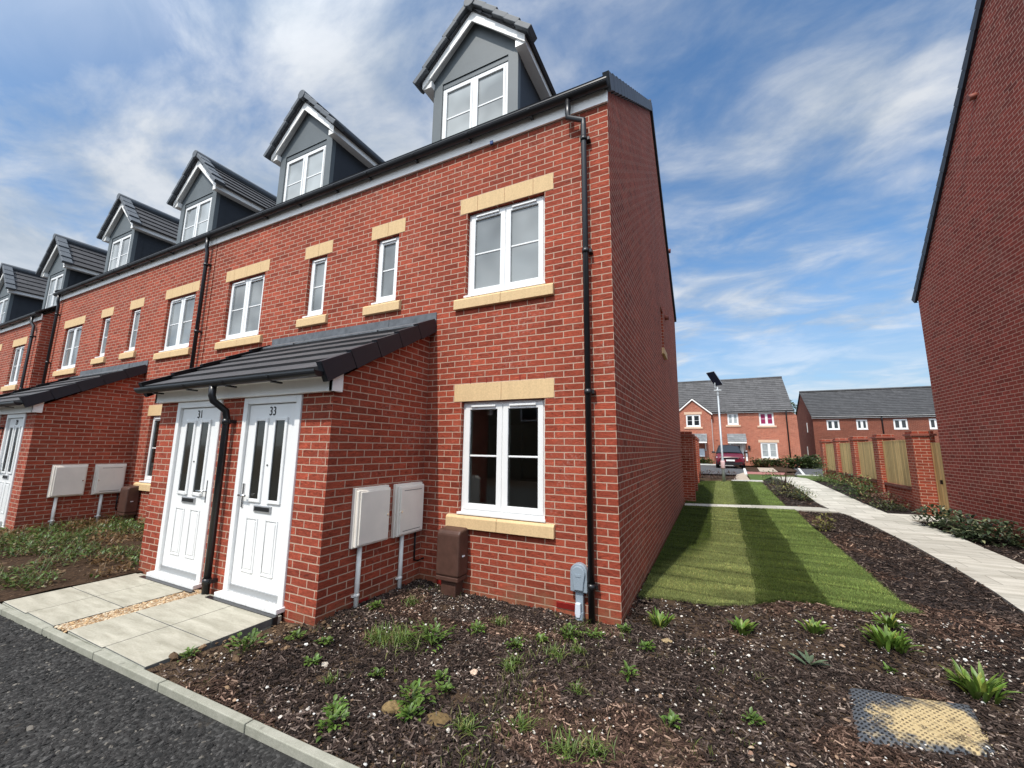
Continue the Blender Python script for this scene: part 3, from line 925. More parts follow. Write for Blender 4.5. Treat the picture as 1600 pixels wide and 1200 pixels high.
def door(root, x0, x1, z0, z1, y, number, handle_left=True, det=True):
    """white panelled composite door in a white frame, number over two slim panes"""
    m = MB(); f = .075
    m.box(x0, x0 + f, y - .02, y + .09, z0, z1); m.box(x1 - f, x1, y - .02, y + .09, z0, z1); m.box(x0 + f, x1 - f, y - .02, y + .09, z1 - f, z1)
    m.box(x0 - .02, x1 + .02, y - .09, y + .06, z0 - .045, z0 + .0)      # white threshold
    m.box(x0 + f, x1 - f, y + .005, y + .06, z0 + .001, z0 + .05)
    d = m.build('door', M['white'], root, bevel=.006 if det else 0)
    a, b, c, e = x0 + f + .006, x1 - f - .006, z0 + .045, z1 - f - .006
    yl = y + .012
    m = MB(); m.box(a, b, yl, yl + .045, c, e)
    leaf = m.build('door_leaf', M['white'], d, bevel=.004 if det else 0)
    W = b - a
    m = MB(); m.box(a + .01, b - .01, yl - .016, yl, c - .03, c + .028); m.build('weather_bar', M['alu'], d)
    for i in (0, 1):
        gx = a + W * (.30 if i == 0 else .70); gw = W * .095
        za, zb = c + (e - c) * .475, c + (e - c) * .905
        m = MB(); t = .035
        for q in ((gx - gw - t, gx - gw, za - t, zb + t), (gx + gw, gx + gw + t, za - t, zb + t), (gx - gw, gx + gw, zb, zb + t), (gx - gw, gx + gw, za - t, za)):
            m.box(q[0], q[1], yl - .018, yl, q[2], q[3])
        m.build('glazing_frame', M['white'], d, bevel=.006 if det else 0)
        m = MB(); m.box(gx - gw, gx + gw, yl - .006, yl - .001, za, zb); m.build('door_pane', M['glass_door'], d)
        # raised panel below
        px0, px1, pz0, pz1 = gx - W * .125, gx + W * .125, c + (e - c) * .09, c + (e - c) * .375
        m = MB(); t = .018
        for q in ((px0, px0 + t, pz0, pz1), (px1 - t, px1, pz0, pz1), (px0 + t, px1 - t, pz1 - t, pz1), (px0 + t, px1 - t, pz0, pz0 + t)):
            m.box(q[0], q[1], yl - .009, yl, q[2], q[3])
        m.box(px0 + .035, px1 - .035, yl - .007, yl, pz0 + .035, pz1 - .035)
        m.build('door_panel', M['white'], d, bevel=.006 if det else 0)
    xc = (a + b) / 2; zl = c + (e - c) * .425
    m = MB(); m.box(xc - .145, xc + .145, yl - .014, yl, zl - .036, zl + .036)
    lb = m.build('letterbox', M['steel'], d, bevel=.006 if det else 0)
    m = MB(); m.box(xc - .12, xc + .12, yl - .018, yl - .012, zl - .02, zl + .02); m.build('letterbox_flap', M['dark_metal'], lb) if False else m.build('letter_flap', M['dark_metal'], d)
    hx = a + .045 if handle_left else b - .045; zh = c + (e - c) * .49; sg = 1 if handle_left else -1
    m = MB(); m.box(hx - .016, hx + .016, yl - .01, yl, zh - .13, zh + .12)
    m.tube([(hx, yl - .01, zh), (hx, yl - .055, zh), (hx + sg * .12, yl - .058, zh)], .011, 8)
    m.build('handle', M['chrome'], d)
    m = MB(); m.tube([(xc, yl - .008, c + (e - c) * .66), (xc, yl, c + (e - c) * .66)], .009, 10); m.build('spyhole', M['dark_metal'], d)
    if number:
        cu = bpy.data.curves.new('house_number', 'FONT'); cu.body = number; cu.size = .135; cu.align_x = 'CENTER'; cu.extrude = .002
        cu.space_character = 1.05; cu.materials.append(M['number'])
        tmp = bpy.data.objects.new('tmp', cu); COL.objects.link(tmp)
        bpy.context.view_layer.update()
        me = bpy.data.meshes.new_from_object(tmp.evaluated_get(bpy.context.evaluated_depsgraph_get())); me.name = 'house_number'
        bpy.data.objects.remove(tmp); bpy.data.curves.remove(cu)
        t = bpy.data.objects.new('house_number', me); COL.objects.link(t); t.parent = d
        L = Vector((0, 0, 0)); q = root
        while q is not None: L += q.location; q = q.parent
        ox, s, oy, oz = XF
        t.location = Vector((ox + s * xc, yl - .003 + oy, e - .122 + oz)) - L
        t.rotation_euler = (PI / 2, 0, 0); t.scale = (.85, 1, 1)
    return d


def tiled_slope(mb, P0, U, V, w, l, course=.3, t=.022, lap=.0, mat=0):
    """courses of interlocking tiles; P0 is the eaves corner, U along the eaves, V up the slope"""
    P0, U, V = Vector(P0), Vector(U).normalized(), Vector(V).normalized()
    N = U.cross(V)
    if N.z < 0: N = -N
    n = max(1, int(math.ceil(l / course - 1e-6)))
    for k in range(n):
        v0 = k * course; v1 = min(l, (k + 1) * course + .02)
        a = P0 + V * v0 + N * (t + .004); b = P0 + V * v1 + N * .004
        c0, c1 = a, a + U * w; d0, d1 = b, b + U * w
        ua, va = k * .165, v0 + .004
        mb.face([tuple(c0), tuple(c1), tuple(d1), tuple(d0)], mat, uv=[(ua, v0 + .02), (ua + w, v0 + .02), (ua + w, v0 + .28), (ua, v0 + .28)])
        e0, e1 = P0 + V * v0 - N * .012, P0 + V * v0 + U * w - N * .012
        mb.face([tuple(e0), tuple(e1), tuple(c1), tuple(c0)], mat, uv=[(ua, v0 + .02), (ua + w, v0 + .02), (ua + w, v0 + .03), (ua, v0 + .03)])
        for q, r, s_ in ((e0, c0, d0), (e1, c1, d1)):
            mb.face([tuple(q), tuple(r), tuple(s_)], mat, uv=[(ua + .1, v0 + .05)] * 3)
    A, B = P0 - N * .014, P0 + V * l - N * .014
    mb.face([tuple(A), tuple(B), tuple(B + U * w), tuple(A + U * w)], mat, uv=[(.1, .1)] * 4)


def gutter(root, x0, x1, y, z, r=.056, brackets=1.0, name='gutter'):
    m = MB(); n = 10
    prof = [(y + r * math.cos(PI + PI * i / n), z + r * math.sin(PI + PI * i / n)) for i in range(n + 1)]
    for i in range(n):
        (ya, za), (yb, zb) = prof[i], prof[i + 1]
        m.face([(x0, ya, za), (x1, ya, za), (x1, yb, zb), (x0, yb, zb)], 0, smooth=False)
    m.box(x0, x1, y - r - .006, y - r + .004, z - .006, z + .01); m.box(x0, x1, y + r - .004, y + r + .006, z - .006, z + .01)
    m.face([(x0, y - r, z), (x0, y + r, z), (x1, y + r, z), (x1, y - r, z)])
    for xx in (x0, x1):
        m.face([(xx, a, b) for a, b in prof])
    g = m.build(name, M['black'], root)
    xx = x0 + .35
    while xx < x1 - .1:
        m = MB(); q = r + .007
        pr = [(y + q * math.cos(PI + PI * i / n), z + q * math.sin(PI + PI * i / n)) for i in range(n + 1)]
        for i in range(n):
            m.face([(xx, *pr[i]), (xx + .035, *pr[i]), (xx + .035, *pr[i+1]), (xx, *pr[i+1])])
        m.box(xx, xx + .035, y, y + r + .05, z - r - .012, z - r + .006)
        m.build('gutter_bracket', M['black'], g)
        xx += brackets
    return g


def downpipe(root, path, r=.034, clips=(), side=1):
    m = MB()
    m.tube(path, r, 12)
    d = m.build('downpipe', M['black'], root)
    for zc, x, y in clips:
        c = MB(); c.tube([(x, y, zc - .028), (x, y, zc + .028)], r + .008, 12); c.box(x - .012 + side * .03, x + .012 + side * .055, y, y + .075, zc - .018, zc + .018)
        c.build('pipe_clip', M['black'], d)
    return d


ROOF_T = .787            # tangent of the terrace's roof pitch
DEPTH = 9.6


def main_roof(root, x0, x1, ez=6.03, depth=DEPTH, tan=ROOF_T, mat='tile', oy=-.10, gables=()):
    half = depth / 2; rz = ez + (half - oy) * tan
    l = math.hypot(half - oy, (half - oy) * tan)
    m = MB()
    tiled_slope(m, (x0, oy, ez), (1, 0, 0), (0, 1, tan), x1 - x0, l)
    tiled_slope(m, (x0, depth - oy, ez), (1, 0, 0), (0, -1, tan), x1 - x0, l)
    r = m.build('roof', M[mat], root)
    m = MB(); m.tube([(x0, half, rz + .02), (x1, half, rz + .02)], .11, 10); m.build('ridge_tile', M['verge'], r)
    return r, rz


def verge_run(parent, x, w, P, V, n, size, mat='verge', tk=.022, drop=.15):
    """stepped dry-verge caps following a sloping roof edge in a y-z plane; w is the outward direction (+1/-1 in x)"""
    m = MB(); P, V = Vector(P), Vector(V).normalized()
    N = Vector((0, -V.z, V.y)) if V.y >= 0 else Vector((0, V.z, -V.y))
    if N.z < 0: N = -N
    for i in range(n):
        a = P + V * (i * size + .005); b = P + V * ((i + 1) * size - .005)
        t0, t1 = tk + .022, tk
        xa, xb = x, x + w * .055
        for (p, q) in (((a + N * t0), (b + N * t1)),):
            lo0, lo1 = a - N * drop, b - N * (drop - .012)
            m.face([(xb, p.y, p.z), (xb, q.y, q.z), (xb, lo1.y, lo1.z), (xb, lo0.y, lo0.z)])
            m.face([(xb - w * .075, p.y, p.z), (xb - w * .075, q.y, q.z), (xb, q.y, q.z), (xb, p.y, p.z)])
            m.face([(xb - w * .075, p.y, p.z), (xb, p.y, p.z), (xb, lo0.y, lo0.z), (xb - w * .075, lo0.y, lo0.z)])
            m.face([(xa, lo0.y, lo0.z), (xb, lo0.y, lo0.z), (xb, lo1.y, lo1.z), (xa, lo1.y, lo1.z)])
    o = m.build('verge', M[mat], parent)
    m = MB(); a, b = P, P + V * (n * size); lo0, lo1 = a - N * (drop - .02), b - N * (drop - .02)
    m.face([(x + w * .046, *(a + N * tk).yz), (x + w * .046, *(b + N * tk).yz), (x + w * .046, *lo1.yz), (x + w * .046, *lo0.yz)])
    m.build('verge_backing', M['carblack'], o)
    return o


def dormer(root, xc, half, yf=.38, zb=6.30, zc=7.58, apex=8.62, eh=.96, ez=7.69, roof_len=3.1):
    """gabled dormer: grey cladding, white bargeboard, tiled roof and a two-light window"""
    # cheeks and front
    m = MB()
    pw = .17; wx = half - pw; wt = zc - .09
    m.box(xc - half, xc - wx, yf, yf + .09, zb, zc); m.box(xc + wx, xc + half, yf, yf + .09, zb, zc)
    m.box(xc - wx, xc + wx, yf + .02, yf + .09, wt, zc)
    sl = (apex - ez) / eh
    tz = lambda x: apex - .10 - sl * abs(x - xc)
    m.face([(xc - half, yf + .005, zc), (xc + half, yf + .005, zc), (xc + half, yf + .005, tz(xc + half)), (xc, yf + .005, apex - .10), (xc - half, yf + .005, tz(xc - half))])
    d = m.build('dormer', M['clad'], root, bevel=.006)
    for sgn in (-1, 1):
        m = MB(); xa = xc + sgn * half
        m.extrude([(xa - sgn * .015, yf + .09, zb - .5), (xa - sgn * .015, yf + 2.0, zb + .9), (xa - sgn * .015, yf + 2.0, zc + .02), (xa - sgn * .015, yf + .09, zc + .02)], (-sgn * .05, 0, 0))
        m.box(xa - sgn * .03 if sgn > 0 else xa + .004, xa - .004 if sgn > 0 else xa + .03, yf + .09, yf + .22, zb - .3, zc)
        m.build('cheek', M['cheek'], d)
    # window
    x0, x1 = xc - wx, xc + wx
    m = MB(); f = .05; yo = yf + .03
    m.box(x0, x0 + f, yo, yo + .06, zb, wt); m.box(x1 - f, x1, yo, yo + .06, zb, wt); m.box(x0 + f, x1 - f, yo, yo + .06, wt - f, wt); m.box(xc - .03, xc + .03, yo, yo + .06, zb, wt - f)
    m.box(x0 + f, x1 - f, yo, yo + .06, zb, zb + .12)
    for a, b in ((x0 + f, xc - .03), (xc + .03, x1 - f)):
        s = .036
        m.box(a, a + s, yo - .012, yo + .04, zb, wt - f); m.box(b - s, b, yo - .012, yo + .04, zb, wt - f); m.box(a + s, b - s, yo - .012, yo + .04, wt - f - s, wt - f)
        zm = (zb + .08 + wt - f) / 2 + .02; m.box(a + s, b - s, yo + .004, yo + .02, zm - .013, zm + .013)
    m.build('window_frame', M['white'], d, bevel=.004)
    m = MB()
    for a, b in ((x0 + f, xc - .03), (xc + .03, x1 - f)): m.box(a + .03, b - .03, yo + .012, yo + .03, zb + .05, wt - f - .03)
    m.build('pane', M['glass_dorm'], d)
    # roof, bargeboard, soffits
    m = MB(); y0 = yf - .14; L = roof_len
    ln = math.hypot(eh, apex - ez)
    for sgn in (-1, 1):
        tiled_slope(m, (xc + sgn * eh, y0, ez - .06), (0, 1, 0), (-sgn * eh, 0, apex - ez), L, ln, course=.27, t=.03)
    m.build('roof', M['tile'], d)
    m = MB(); bh = .125
    for sgn in (-1, 1):
        e = Vector((xc + sgn * (eh - .045), 0, ez - .045)); a = Vector((xc, 0, apex - .085)); 
        m.extrude([(e.x, y0 + .03, e.z), (a.x, y0 + .03, a.z), (a.x, y0 + .03, a.z - bh * 1.4), (e.x, y0 + .03, e.z - bh * .95)], (0, .022, 0))
        # sloping soffit behind the board and the boxed side eaves
        m.extrude([(e.x - sgn * .02, y0 + .05, e.z - .055), (a.x, y0 + .05, a.z - .055), (a.x, y0 + .05, a.z - .072), (e.x - sgn * .02, y0 + .05, e.z - .072)], (0, yf - y0 - .05, 0))
        m.extrude([(e.x, y0 + .053, e.z - .005), (e.x, y0 + .053, e.z - bh * .95), (e.x - sgn * .16, y0 + .053, e.z - bh * .95), (e.x - sgn * .16, y0 + .053, e.z - .005)], (0, 2.2, 0))
    m.build('bargeboard', M['fascia'], d)
    m = MB(); n = 5
    for sgn in (-1, 1):
        e = Vector((xc + sgn * (eh + .03), 0, ez - .10)); a = Vector((xc + sgn * .05, 0, apex - .045)); V = (a - e); ln = V.length; V.normalize()
        N = Vector((sgn * abs(V.z), 0, abs(V.x)))
        sz = ln / n
        for i in range(n):
            c = e + V * ((i + .5) * sz) + N * (.035 + (.010 if i % 2 else 0)); c.y = y0 + .055
            tilt = N * .012
            m.obox(c, V * (sz / 2 + .012) - tilt, (0, .115, 0), N * .042)
    m.tube([(xc, y0 - .075, apex + .0), (xc, y0 + L, apex + .0)], .10, 10)
    m.build('verge', M['verge'], d, bevel=.01)
    return d


def garden_brick_box(mb, x0, x1, y0, y1, z0, z1):
    mb.box(x0, x1, y0, y1, z0, z1)


# ------------------------------------------------------------------ the terrace: numbers 33, 31 and the next pair
def terrace_house(ox, s, xa, xb, number, label, gable=False, rear_gable=False, pipe=None, gutter_ext=(0, 0), doorx=True, gf=True):
    setxf(ox, s)
    cx = ox + s * (xa + xb) / 2
    root = empty('terraced_house', (cx, 0, .1), label, 'house', 'red brick houses of the terrace')
    wins = [(-1.90, -.79, 3.675, 4.875), (-3.53, -3.09, 3.825, 4.875)]
    holes = list(wins)
    holes.append((-1.90, -.79, .975, 2.325))
    m = MB()
    wall_grid(m, 0, xa, xb, -.3, 5.95, holes)
    half = DEPTH / 2; rz = 6.03 + half * ROOF_T - .03
    gx = []
    if gable: gx.append(xb)
    if rear_gable: gx.append(xa)
    for g in gx:
        h = [(5.05, 5.62, 3.99, 5.0)] if gable else []
        yy = [0.0] + [v for q in h for v in q[:2]] + [DEPTH]
        # gable triangle in strips, with a slot window high up
        def top(y): return 5.95 + min(y, DEPTH - y) * ROOF_T
        ys = sorted({0.0, half, DEPTH} | {v for q in h for v in q[:2]})
        for a, b in zip(ys[:-1], ys[1:]):
            segs = [(-.3, None)]
            if any(q[0] <= a and b <= q[1] for q in h): segs = [(-.3, h[0][2]), (h[0][3], None)]
            for lo, hi in segs:
                m.face([(g, a, lo), (g, b, lo), (g, b, hi if hi else top(b)), (g, a, hi if hi else top(a))])
        for q in h:
            r = g - .12
            m.face([(g, q[0], q[2]), (r, q[0], q[2]), (r, q[0], q[3]), (g, q[0], q[3])]); m.face([(r, q[1], q[2]), (g, q[1], q[2]), (g, q[1], q[3]), (r, q[1], q[3])])
            m.face([(g, q[0], q[3]), (r, q[0], q[3]), (r, q[1], q[3]), (g, q[1], q[3])])
            m.face([(g, q[0], q[2]), (g, q[1], q[2]), (r, q[1], q[2]), (r, q[0], q[2])])
    m.face([(xb, DEPTH, -.3), (xa, DEPTH, -.3), (xa, DEPTH, 5.95), (xb, DEPTH, 5.95)])
    for g in {xa, xb} - set(gx):
        g2 = g + (.002 if g == xa else -.002)
        m.face([(g2, 0, -.3), (g2, DEPTH, -.3), (g2, DEPTH, 5.95), (g2, 0, 5.95)])
    m.build('wall', M['brick'], root)
    if gable:
        m = MB(); m.box(xb - .10, xb - .05, 5.05, 5.62, 3.99, 5.0); w = m.build('window', M['white'], root)
        m = MB(); m.box(xb - .055, xb - .045, 5.12, 5.55, 4.06, 4.93); m.build('pane', M['glass_up'], w)
        m = MB(); m.box(xb - .1, xb + .05, 4.99, 5.68, 3.85, 3.985); m.build('stone_sill', M['stone'], w)
        m = MB(); m.box(xb - .05, xb + .004, 4.93, 5.74, 5.002, 5.22); m.build('lintel', M['stone'], w) if False else None
        for y, z in ((6.15, 5.02), (7.88, 7.6)):
            m = MB(); m.tube([(xb - .02, y, z), (xb + .10, y, z - .01)], .065, 12); m.build('wall_vent', M['terracotta'], root)
    window(root, *wins[0], joints=(.2, .5, .8))
    window(root, *wins[1], nc=1, joints=(.5,), ext=.112)
    window(root, -1.90, -.79, .975, 2.325, glass='glass_clear' if number == '33' else 'glass_dark')
    if number == '33':
        m = MB()
        X0, X1, Y0, Y1, Z0, Z1 = -3.6, -.32, .16, 3.7, .28, 2.62
        m.face([(X0, Y1, Z0), (X1, Y1, Z0), (X1, Y1, Z1), (X0, Y1, Z1)]); m.face([(X0, Y0, Z0), (X0, Y1, Z0), (X0, Y1, Z1), (X0, Y0, Z1)]); m.face([(X1, Y0, Z0), (X1, Y1, Z0), (X1, Y1, Z1), (X1, Y0, Z1)])
        m.face([(X0, Y0, Z1), (X1, Y0, Z1), (X1, Y1, Z1), (X0, Y1, Z1)]); m.face([(X0, Y0, Z0), (X1, Y0, Z0), (X1, Y1, Z0), (X0, Y1, Z0)], 1)
        m.face([(X0, Y0, Z0), (-1.95, Y0, Z0), (-1.95, Y0, Z1), (X0, Y0, Z1)]); m.face([(-.74, Y0, Z0), (X1, Y0, Z0), (X1, Y0, Z1), (-.74, Y0, Z1)])
        m.box(-3.55, -2.75, 3.62, 3.69, Z0, 2.25, 2); m.box(-2.62, -2.1, 3.2, 3.65, Z0, 1.12, 2)
        m.build('room', [M['room'], M['floor'], M['fascia']], root)
    # roof
    r, _ = main_roof(root, xa, xb + (.04 if gable else 0))
    if gable or rear_gable:
        for g, w in (((xb, 1),) if gable else ((xa, -1),)) if not (gable and rear_gable) else ((xb, 1), (xa, -1)):
            L = math.hypot(half + .1, (half + .1) * ROOF_T)
            verge_run(r, g, w, (0, -.12, 6.03), (0, 1, ROOF_T), 20, L / 20)
            verge_run(r, g, w, (0, DEPTH + .12, 6.03), (0, -1, ROOF_T), 20, L / 20, 'verge_black')
    m = MB(); m.box(xa, xb + (.01 if gable else 0), -.034, -.006, 5.78, 5.97)
    if gable: m.box(xb - .02, xb + .012, -.034, .12, 5.80, 5.97) if False else None
    m.build('fascia', M['fascia'], root, bevel=.004)
    gutter(root, xa - gutter_ext[0], xb + gutter_ext[1], -.105, 5.965, .058, .92)
    dormer(root, -2.12, .765)
    if pipe is not None:
        px, offs = pipe
        clips = [(z, px, -.075) for z in (5.35, 3.95, 2.36, .43)]
        if offs:
            path = [(px + offs, -.105, 5.93), (px + offs, -.105, 5.73), (px + offs, -.10, 5.68), (px, -.075, 5.60), (px, -.075, 5.52), (px, -.075, .02)]
        else:
            path = [(px, -.105, 5.93), (px, -.10, 5.72), (px, -.075, 5.6), (px, -.075, .02)]
        downpipe(root, path, clips=clips)
    # half of the shared entrance porch
    yp = -1.46; xp = -2.44; xm = -4.07
    m = MB()
    m.face([(xp, yp, -.3), (xp, -.001, -.3), (xp, -.001, 3.30), (xp, yp, 2.40)])
    hole = (-3.85, -2.88, -.3, 2.28)
    wall_grid(m, yp, xm, xp, -.3, 2.40, [hole], reveal=.03)
    p = m.build('porch', M['brick'], root)
    d = None
    # roof of the porch
    m = MB()
    V = Vector((0, 1.66, .93)); L = V.length
    tiled_slope(m, (xm, -1.66, 2.475), (1, 0, 0), V, xp + .05 - xm, L - .02, course=.33, t=.03)
    m.build('porch_roof', M['tile'], p)
    verge_run(p, xp + .05, 1, (0, -1.68, 2.475), V, 5, L / 5, 'verge_black', .05, .13).name = 'porch_verge'
    m = MB(); xe = xp + .10
    for i in range(2):
        u0 = xm + (xe - xm) * i / 2 + (.004 if i else 0); u1 = xm + (xe - xm) * (i + 1) / 2 + (.03 if i == 0 else 0); yo_ = -.012 - .004 * (1 - i)
        m.extrude([(u0, yo_, 3.36), (u0, yo_, 3.55), (u0, yo_ + .006, 3.55), (u0, yo_ + .006, 3.36)], (u1 - u0, 0, 0))
        m.extrude([(u0, -.20, 3.352 + .003 * i), (u0, -.018, 3.44 + .003 * i), (u0, -.017, 3.42), (u0, -.20, 3.332)], (u1 - u0, 0, 0))
    m.build('lead_flashing', M['lead'], p)
    m = MB(); m.box(xm, xp + .055, -1.525, yp - .004, 2.29, 2.455); m.box(xm, xp + .05, -1.62, -1.526, 2.425, 2.455)
    m.extrude([(xp + .006, -1.525, 2.29), (xp + .006, -1.40, 2.29), (xp + .006, -1.40, 2.56), (xp + .006, -1.525, 2.49)], (.05, 0, 0))
    m.build('porch_fascia', M['fascia'], p, bevel=.004)
    setxf(ox, s)
    door(root, -3.85, -2.88, .245, 2.285, yp, number, handle_left=True)
    m = MB(); m.box(-3.93, -2.82, -1.60, -1.552, .10, .203); m.build('threshold_drain', M['black'], root)
    setxf()
    return root


H33 = terrace_house(0, 1, -4.07, 0, '33', 'end of terrace red brick house with tall bare gable and white door numbered 33', gable=True, pipe=(-.27, -.18), gutter_ext=(0, .03))
H31 = terrace_house(-8.14, -1, -4.07, -.19, '31', 'red brick terraced house with white door numbered 31, joined to number 33', gutter_ext=(0, 0))
H29 = terrace_house(-7.72, 1, -4.07, -.21, '29', 'third brick house along the terrace, front window half hidden by the porch of number 31', pipe=(-.40, 0))
H27 = terrace_house(-15.86, -1, -4.07, 0, '27', 'fourth red brick house along the terrace, at the step down to the lower houses', rear_gable=False, gable=True, pipe=(-.22, 0), gutter_ext=(0, .03))


def porch_eaves(root, x0, x1, xpipe, label=None):
    gutter(root, x0, x1, -1.70, 2.452, .055, .78)
    downpipe(root, [(xpipe, -1.70, 2.42), (xpipe, -1.70, 2.30), (xpipe + .005, -1.68, 2.24), (xpipe + .03, -1.555, 2.14), (xpipe + .03, -1.535, 2.06), (xpipe + .03, -1.535, .16)], .036,
             clips=[(2.02, xpipe + .03, -1.535), (.32, xpipe + .03, -1.535)])


porch_eaves(H33, -5.76, -2.36, -4.08)
porch_eaves(H29, -13.5, -10.12, -11.8)

# small things fixed on the front of number 33
m = MB(); m.box(-.66, -.455, -.004, .01, .152, .212)
for i in range(6): m.box(-.655, -.46, -.012, -.004, .157 + i * .009, .161 + i * .009)
m.build('air_brick', M['airbrick'], H33)
m = MB(); m.box(-2.17, -1.98, -.004, .01, .152, .212)
for i in range(6): m.box(-2.165, -1.985, -.012, -.004, .157 + i * .009, .161 + i * .009)
m.build('air_brick', M['airbrick'], H33)
m = MB(); m.box(-2.4405, -2.436, -1.03, -.83, .152, .212)
for i in range(6): m.box(-2.436, -2.430, -1.025, -.835, .157 + i * .009, .161 + i * .009)
m.build('air_brick', M['airbrick'], H33)
m = MB(); m.box(-1.55, -1.51, -.055, -.034, 5.755, 5.80); m.build('blue_clip', M['blue'], H33)
for x in (-1.78, -1.55, -1.1, -.79):
    m = MB(); m.box(x - .005, x + .005, -.005, .01, 2.55, 2.615); m.build('weep_vent', M['airbrick'], H33)
for x in (-2.05, -1.0, -.3):
    pass

# next, lower block
setxf()
NB1 = empty('terraced_house', (-18.0, -.25, 0), 'lower red brick house left of the terrace with its eaves stepped down', 'house', 'red brick houses of the terrace')
setxf(0, 1, -.25, 0)
m = MB()
holes = [(-17.88, -16.95, 3.37, 4.57), (-19.5, -19.1, 3.5, 4.57)]
wall_grid(m, 0, -20.4, -15.95, -.6, 5.32, holes)
m.face([(-15.95, 0, -.6), (-15.95, DEPTH, -.6), (-15.95, DEPTH, 5.3), (-15.95, DEPTH / 2, 5.3 + DEPTH / 2 * ROOF_T), (-15.95, 0, 5.3)])
m.build('wall', M['brick'], NB1)
window(NB1, *holes[0]); window(NB1, *holes[1], nc=1)
main_roof(NB1, -20.4, -15.92, 5.40)
m = MB(); m.box(-20.4, -15.95, -.034, -.006, 5.17, 5.34); m.build('fascia', M['fascia'], NB1)
gutter(NB1, -20.4, -15.93, -.105, 5.345, .058, .92)
downpipe(NB1, [(-16.35, -.105, 5.3), (-16.35, -.10, 5.12), (-16.2, -.075, 5.0), (-16.2, -.075, -.2)], clips=[(4.7, -16.2, -.075), (3.2, -16.2, -.075)])
dormer(NB1, -16.98, .70, yf=.35, zb=5.66, zc=6.93, apex=8.03, eh=.95, ez=7.08)
NB2 = empty('terraced_house', (-22.5, -.25, 0), 'farthest red brick terrace house at the left edge, only its dormer showing', 'house', 'red brick houses of the terrace')
m = MB(); wall_grid(m, 0, -26, -20.4, -.6, 5.32, [])
m.build('wall', M['brick'], NB2)
main_roof(NB2, -26, -20.4, 5.40)
m = MB(); m.box(-26, -20.4, -.034, -.006, 5.17, 5.34); m.build('fascia', M['fascia'], NB2)
gutter(NB2, -26, -20.4, -.105, 5.345, .058, .92)
dormer(NB2, -21.75, .70, yf=.35, zb=5.66, zc=6.93, apex=8.03, eh=.95, ez=7.08)
setxf()


# ------------------------------------------------------------------ wall boxes, meters
def wall_cabinet(x, y0, y1, z0, z1, label, gz_, hinge_near=True):
    r = empty('meter_cabinet', (x, (y0 + y1) / 2, gz_), label, 'meter box', 'cream meter boxes on the porch walls')
    m = MB(); d = .085
    m.extrude([(x, y0, z0), (x, y1, z0), (x, y1, z1 + .02), (x, y0, z1 + .02)], (.045, 0, 0))
    m.extrude([(x + .045, y0 + .012, z0 + .012), (x + .045, y1 - .012, z0 + .012), (x + .045, y1 - .012, z1 - .004), (x + .045, y0 + .012, z1 - .004)], (.035, 0, 0))
    m.build('cabinet_body', M['meter'], r, bevel=.008)
    m = MB(); m.box(x + .081, x + .096, y0 + .035, y1 - .03, z0 + .03, z1 - .02); dd = m.build('cabinet_door', M['meter'], r, bevel=.006)
    if not hinge_near:
        m = MB()
        for zz in (z0 + .065, z1 - .055): m.box(x + .0955, x + .0975, y0 + .09, y1 - .08, zz - .003, zz + .003)
        m.build('door_slot', M['dark_metal'], dd)
    m = MB(); yk = y1 - .06 if hinge_near else y0 + .055; zk = (z0 + z1) / 2
    m.tube([(x + .09, yk, zk), (x + .104, yk, zk)], .012, 8); m.build('lock', M['chrome'], dd)
    yp = y0 + (.12 if hinge_near else .16)
    m = MB(); m.tube([(x + .028, yp, z0 + .01), (x + .028, yp, gz_ - .05)], .0245, 10); m.tube([(x + .028, yp, gz_ + .15), (x + .028, yp, gz_ + .185)], .027, 10)
    m.box(x, x + .03, yp - .045, yp + .04, gz_ + .155, gz_ + .172)
    m.build('cable_pipe', M['pipe_white'], r)
    return r


wall_cabinet(-2.44, -1.135, -.655, .75, 1.32, 'larger cream meter box on a pipe, nearer the door numbered 33', .12)
wall_cabinet(-2.44, -.545, -.07, .745, 1.315, 'cream meter box with two slots in its door, in the corner beside the brown box', .12, False)
wall_cabinet(-10.16, -1.135, -.655, .75, 1.32, 'cream meter box left of its twin, on the shaded porch wall beyond number 31', .16)
wall_cabinet(-10.16, -.545, -.07, .745, 1.315, 'cream meter box in the far corner next to the brown box, beyond number 31', .16, False)
for xx, H in ((-2.44, H33), (-10.16, H29)):
    m = MB(); m.tube([(xx + .015, -.13, .74), (xx + .015, -.13, .42), (xx + .03, -.08, .40), (xx + .06, -.01, .42)], .012, 8); m.build('waste_pipe', M['carblack'], H)


def gas_box(xc, z, label):
    r = empty('gas_meter_box', (xc, -.12, z), label, 'meter box', 'brown ground meter boxes')
    xc += .045
    m = MB(); m.extrude([(xc - .155, -.015, z + .24), (xc - .155, -.225, z + .24), (xc - .155, -.22, z + .70), (xc - .155, -.195, z + .735), (xc - .155, -.015, z + .755)], (.31, 0, 0))
    m.build('hood', M['brown'], r, bevel=.025)
    m = MB(); m.box(xc - .15, xc + .15, -.222, -.02, z + .19, z + .237); m.build('hood_rim', M['brown'], r, bevel=.008)
    m = MB(); m.box(xc - .10, xc + .10, -.185, -.03, z - .1, z + .19); m.build('post', M['brown'], r, bevel=.012)
    m = MB(); m.box(xc + .155, xc + .167, -.15, -.11, z + .45, z + .465); m.build('catch', M['greylight'], r)
    return r


gas_box(-1.93, .09, 'dark brown plastic meter box standing under the ground floor window of number 33')
gas_box(-9.72, .16, 'dark brown plastic meter box in the shaded corner left of the porch of number 31')

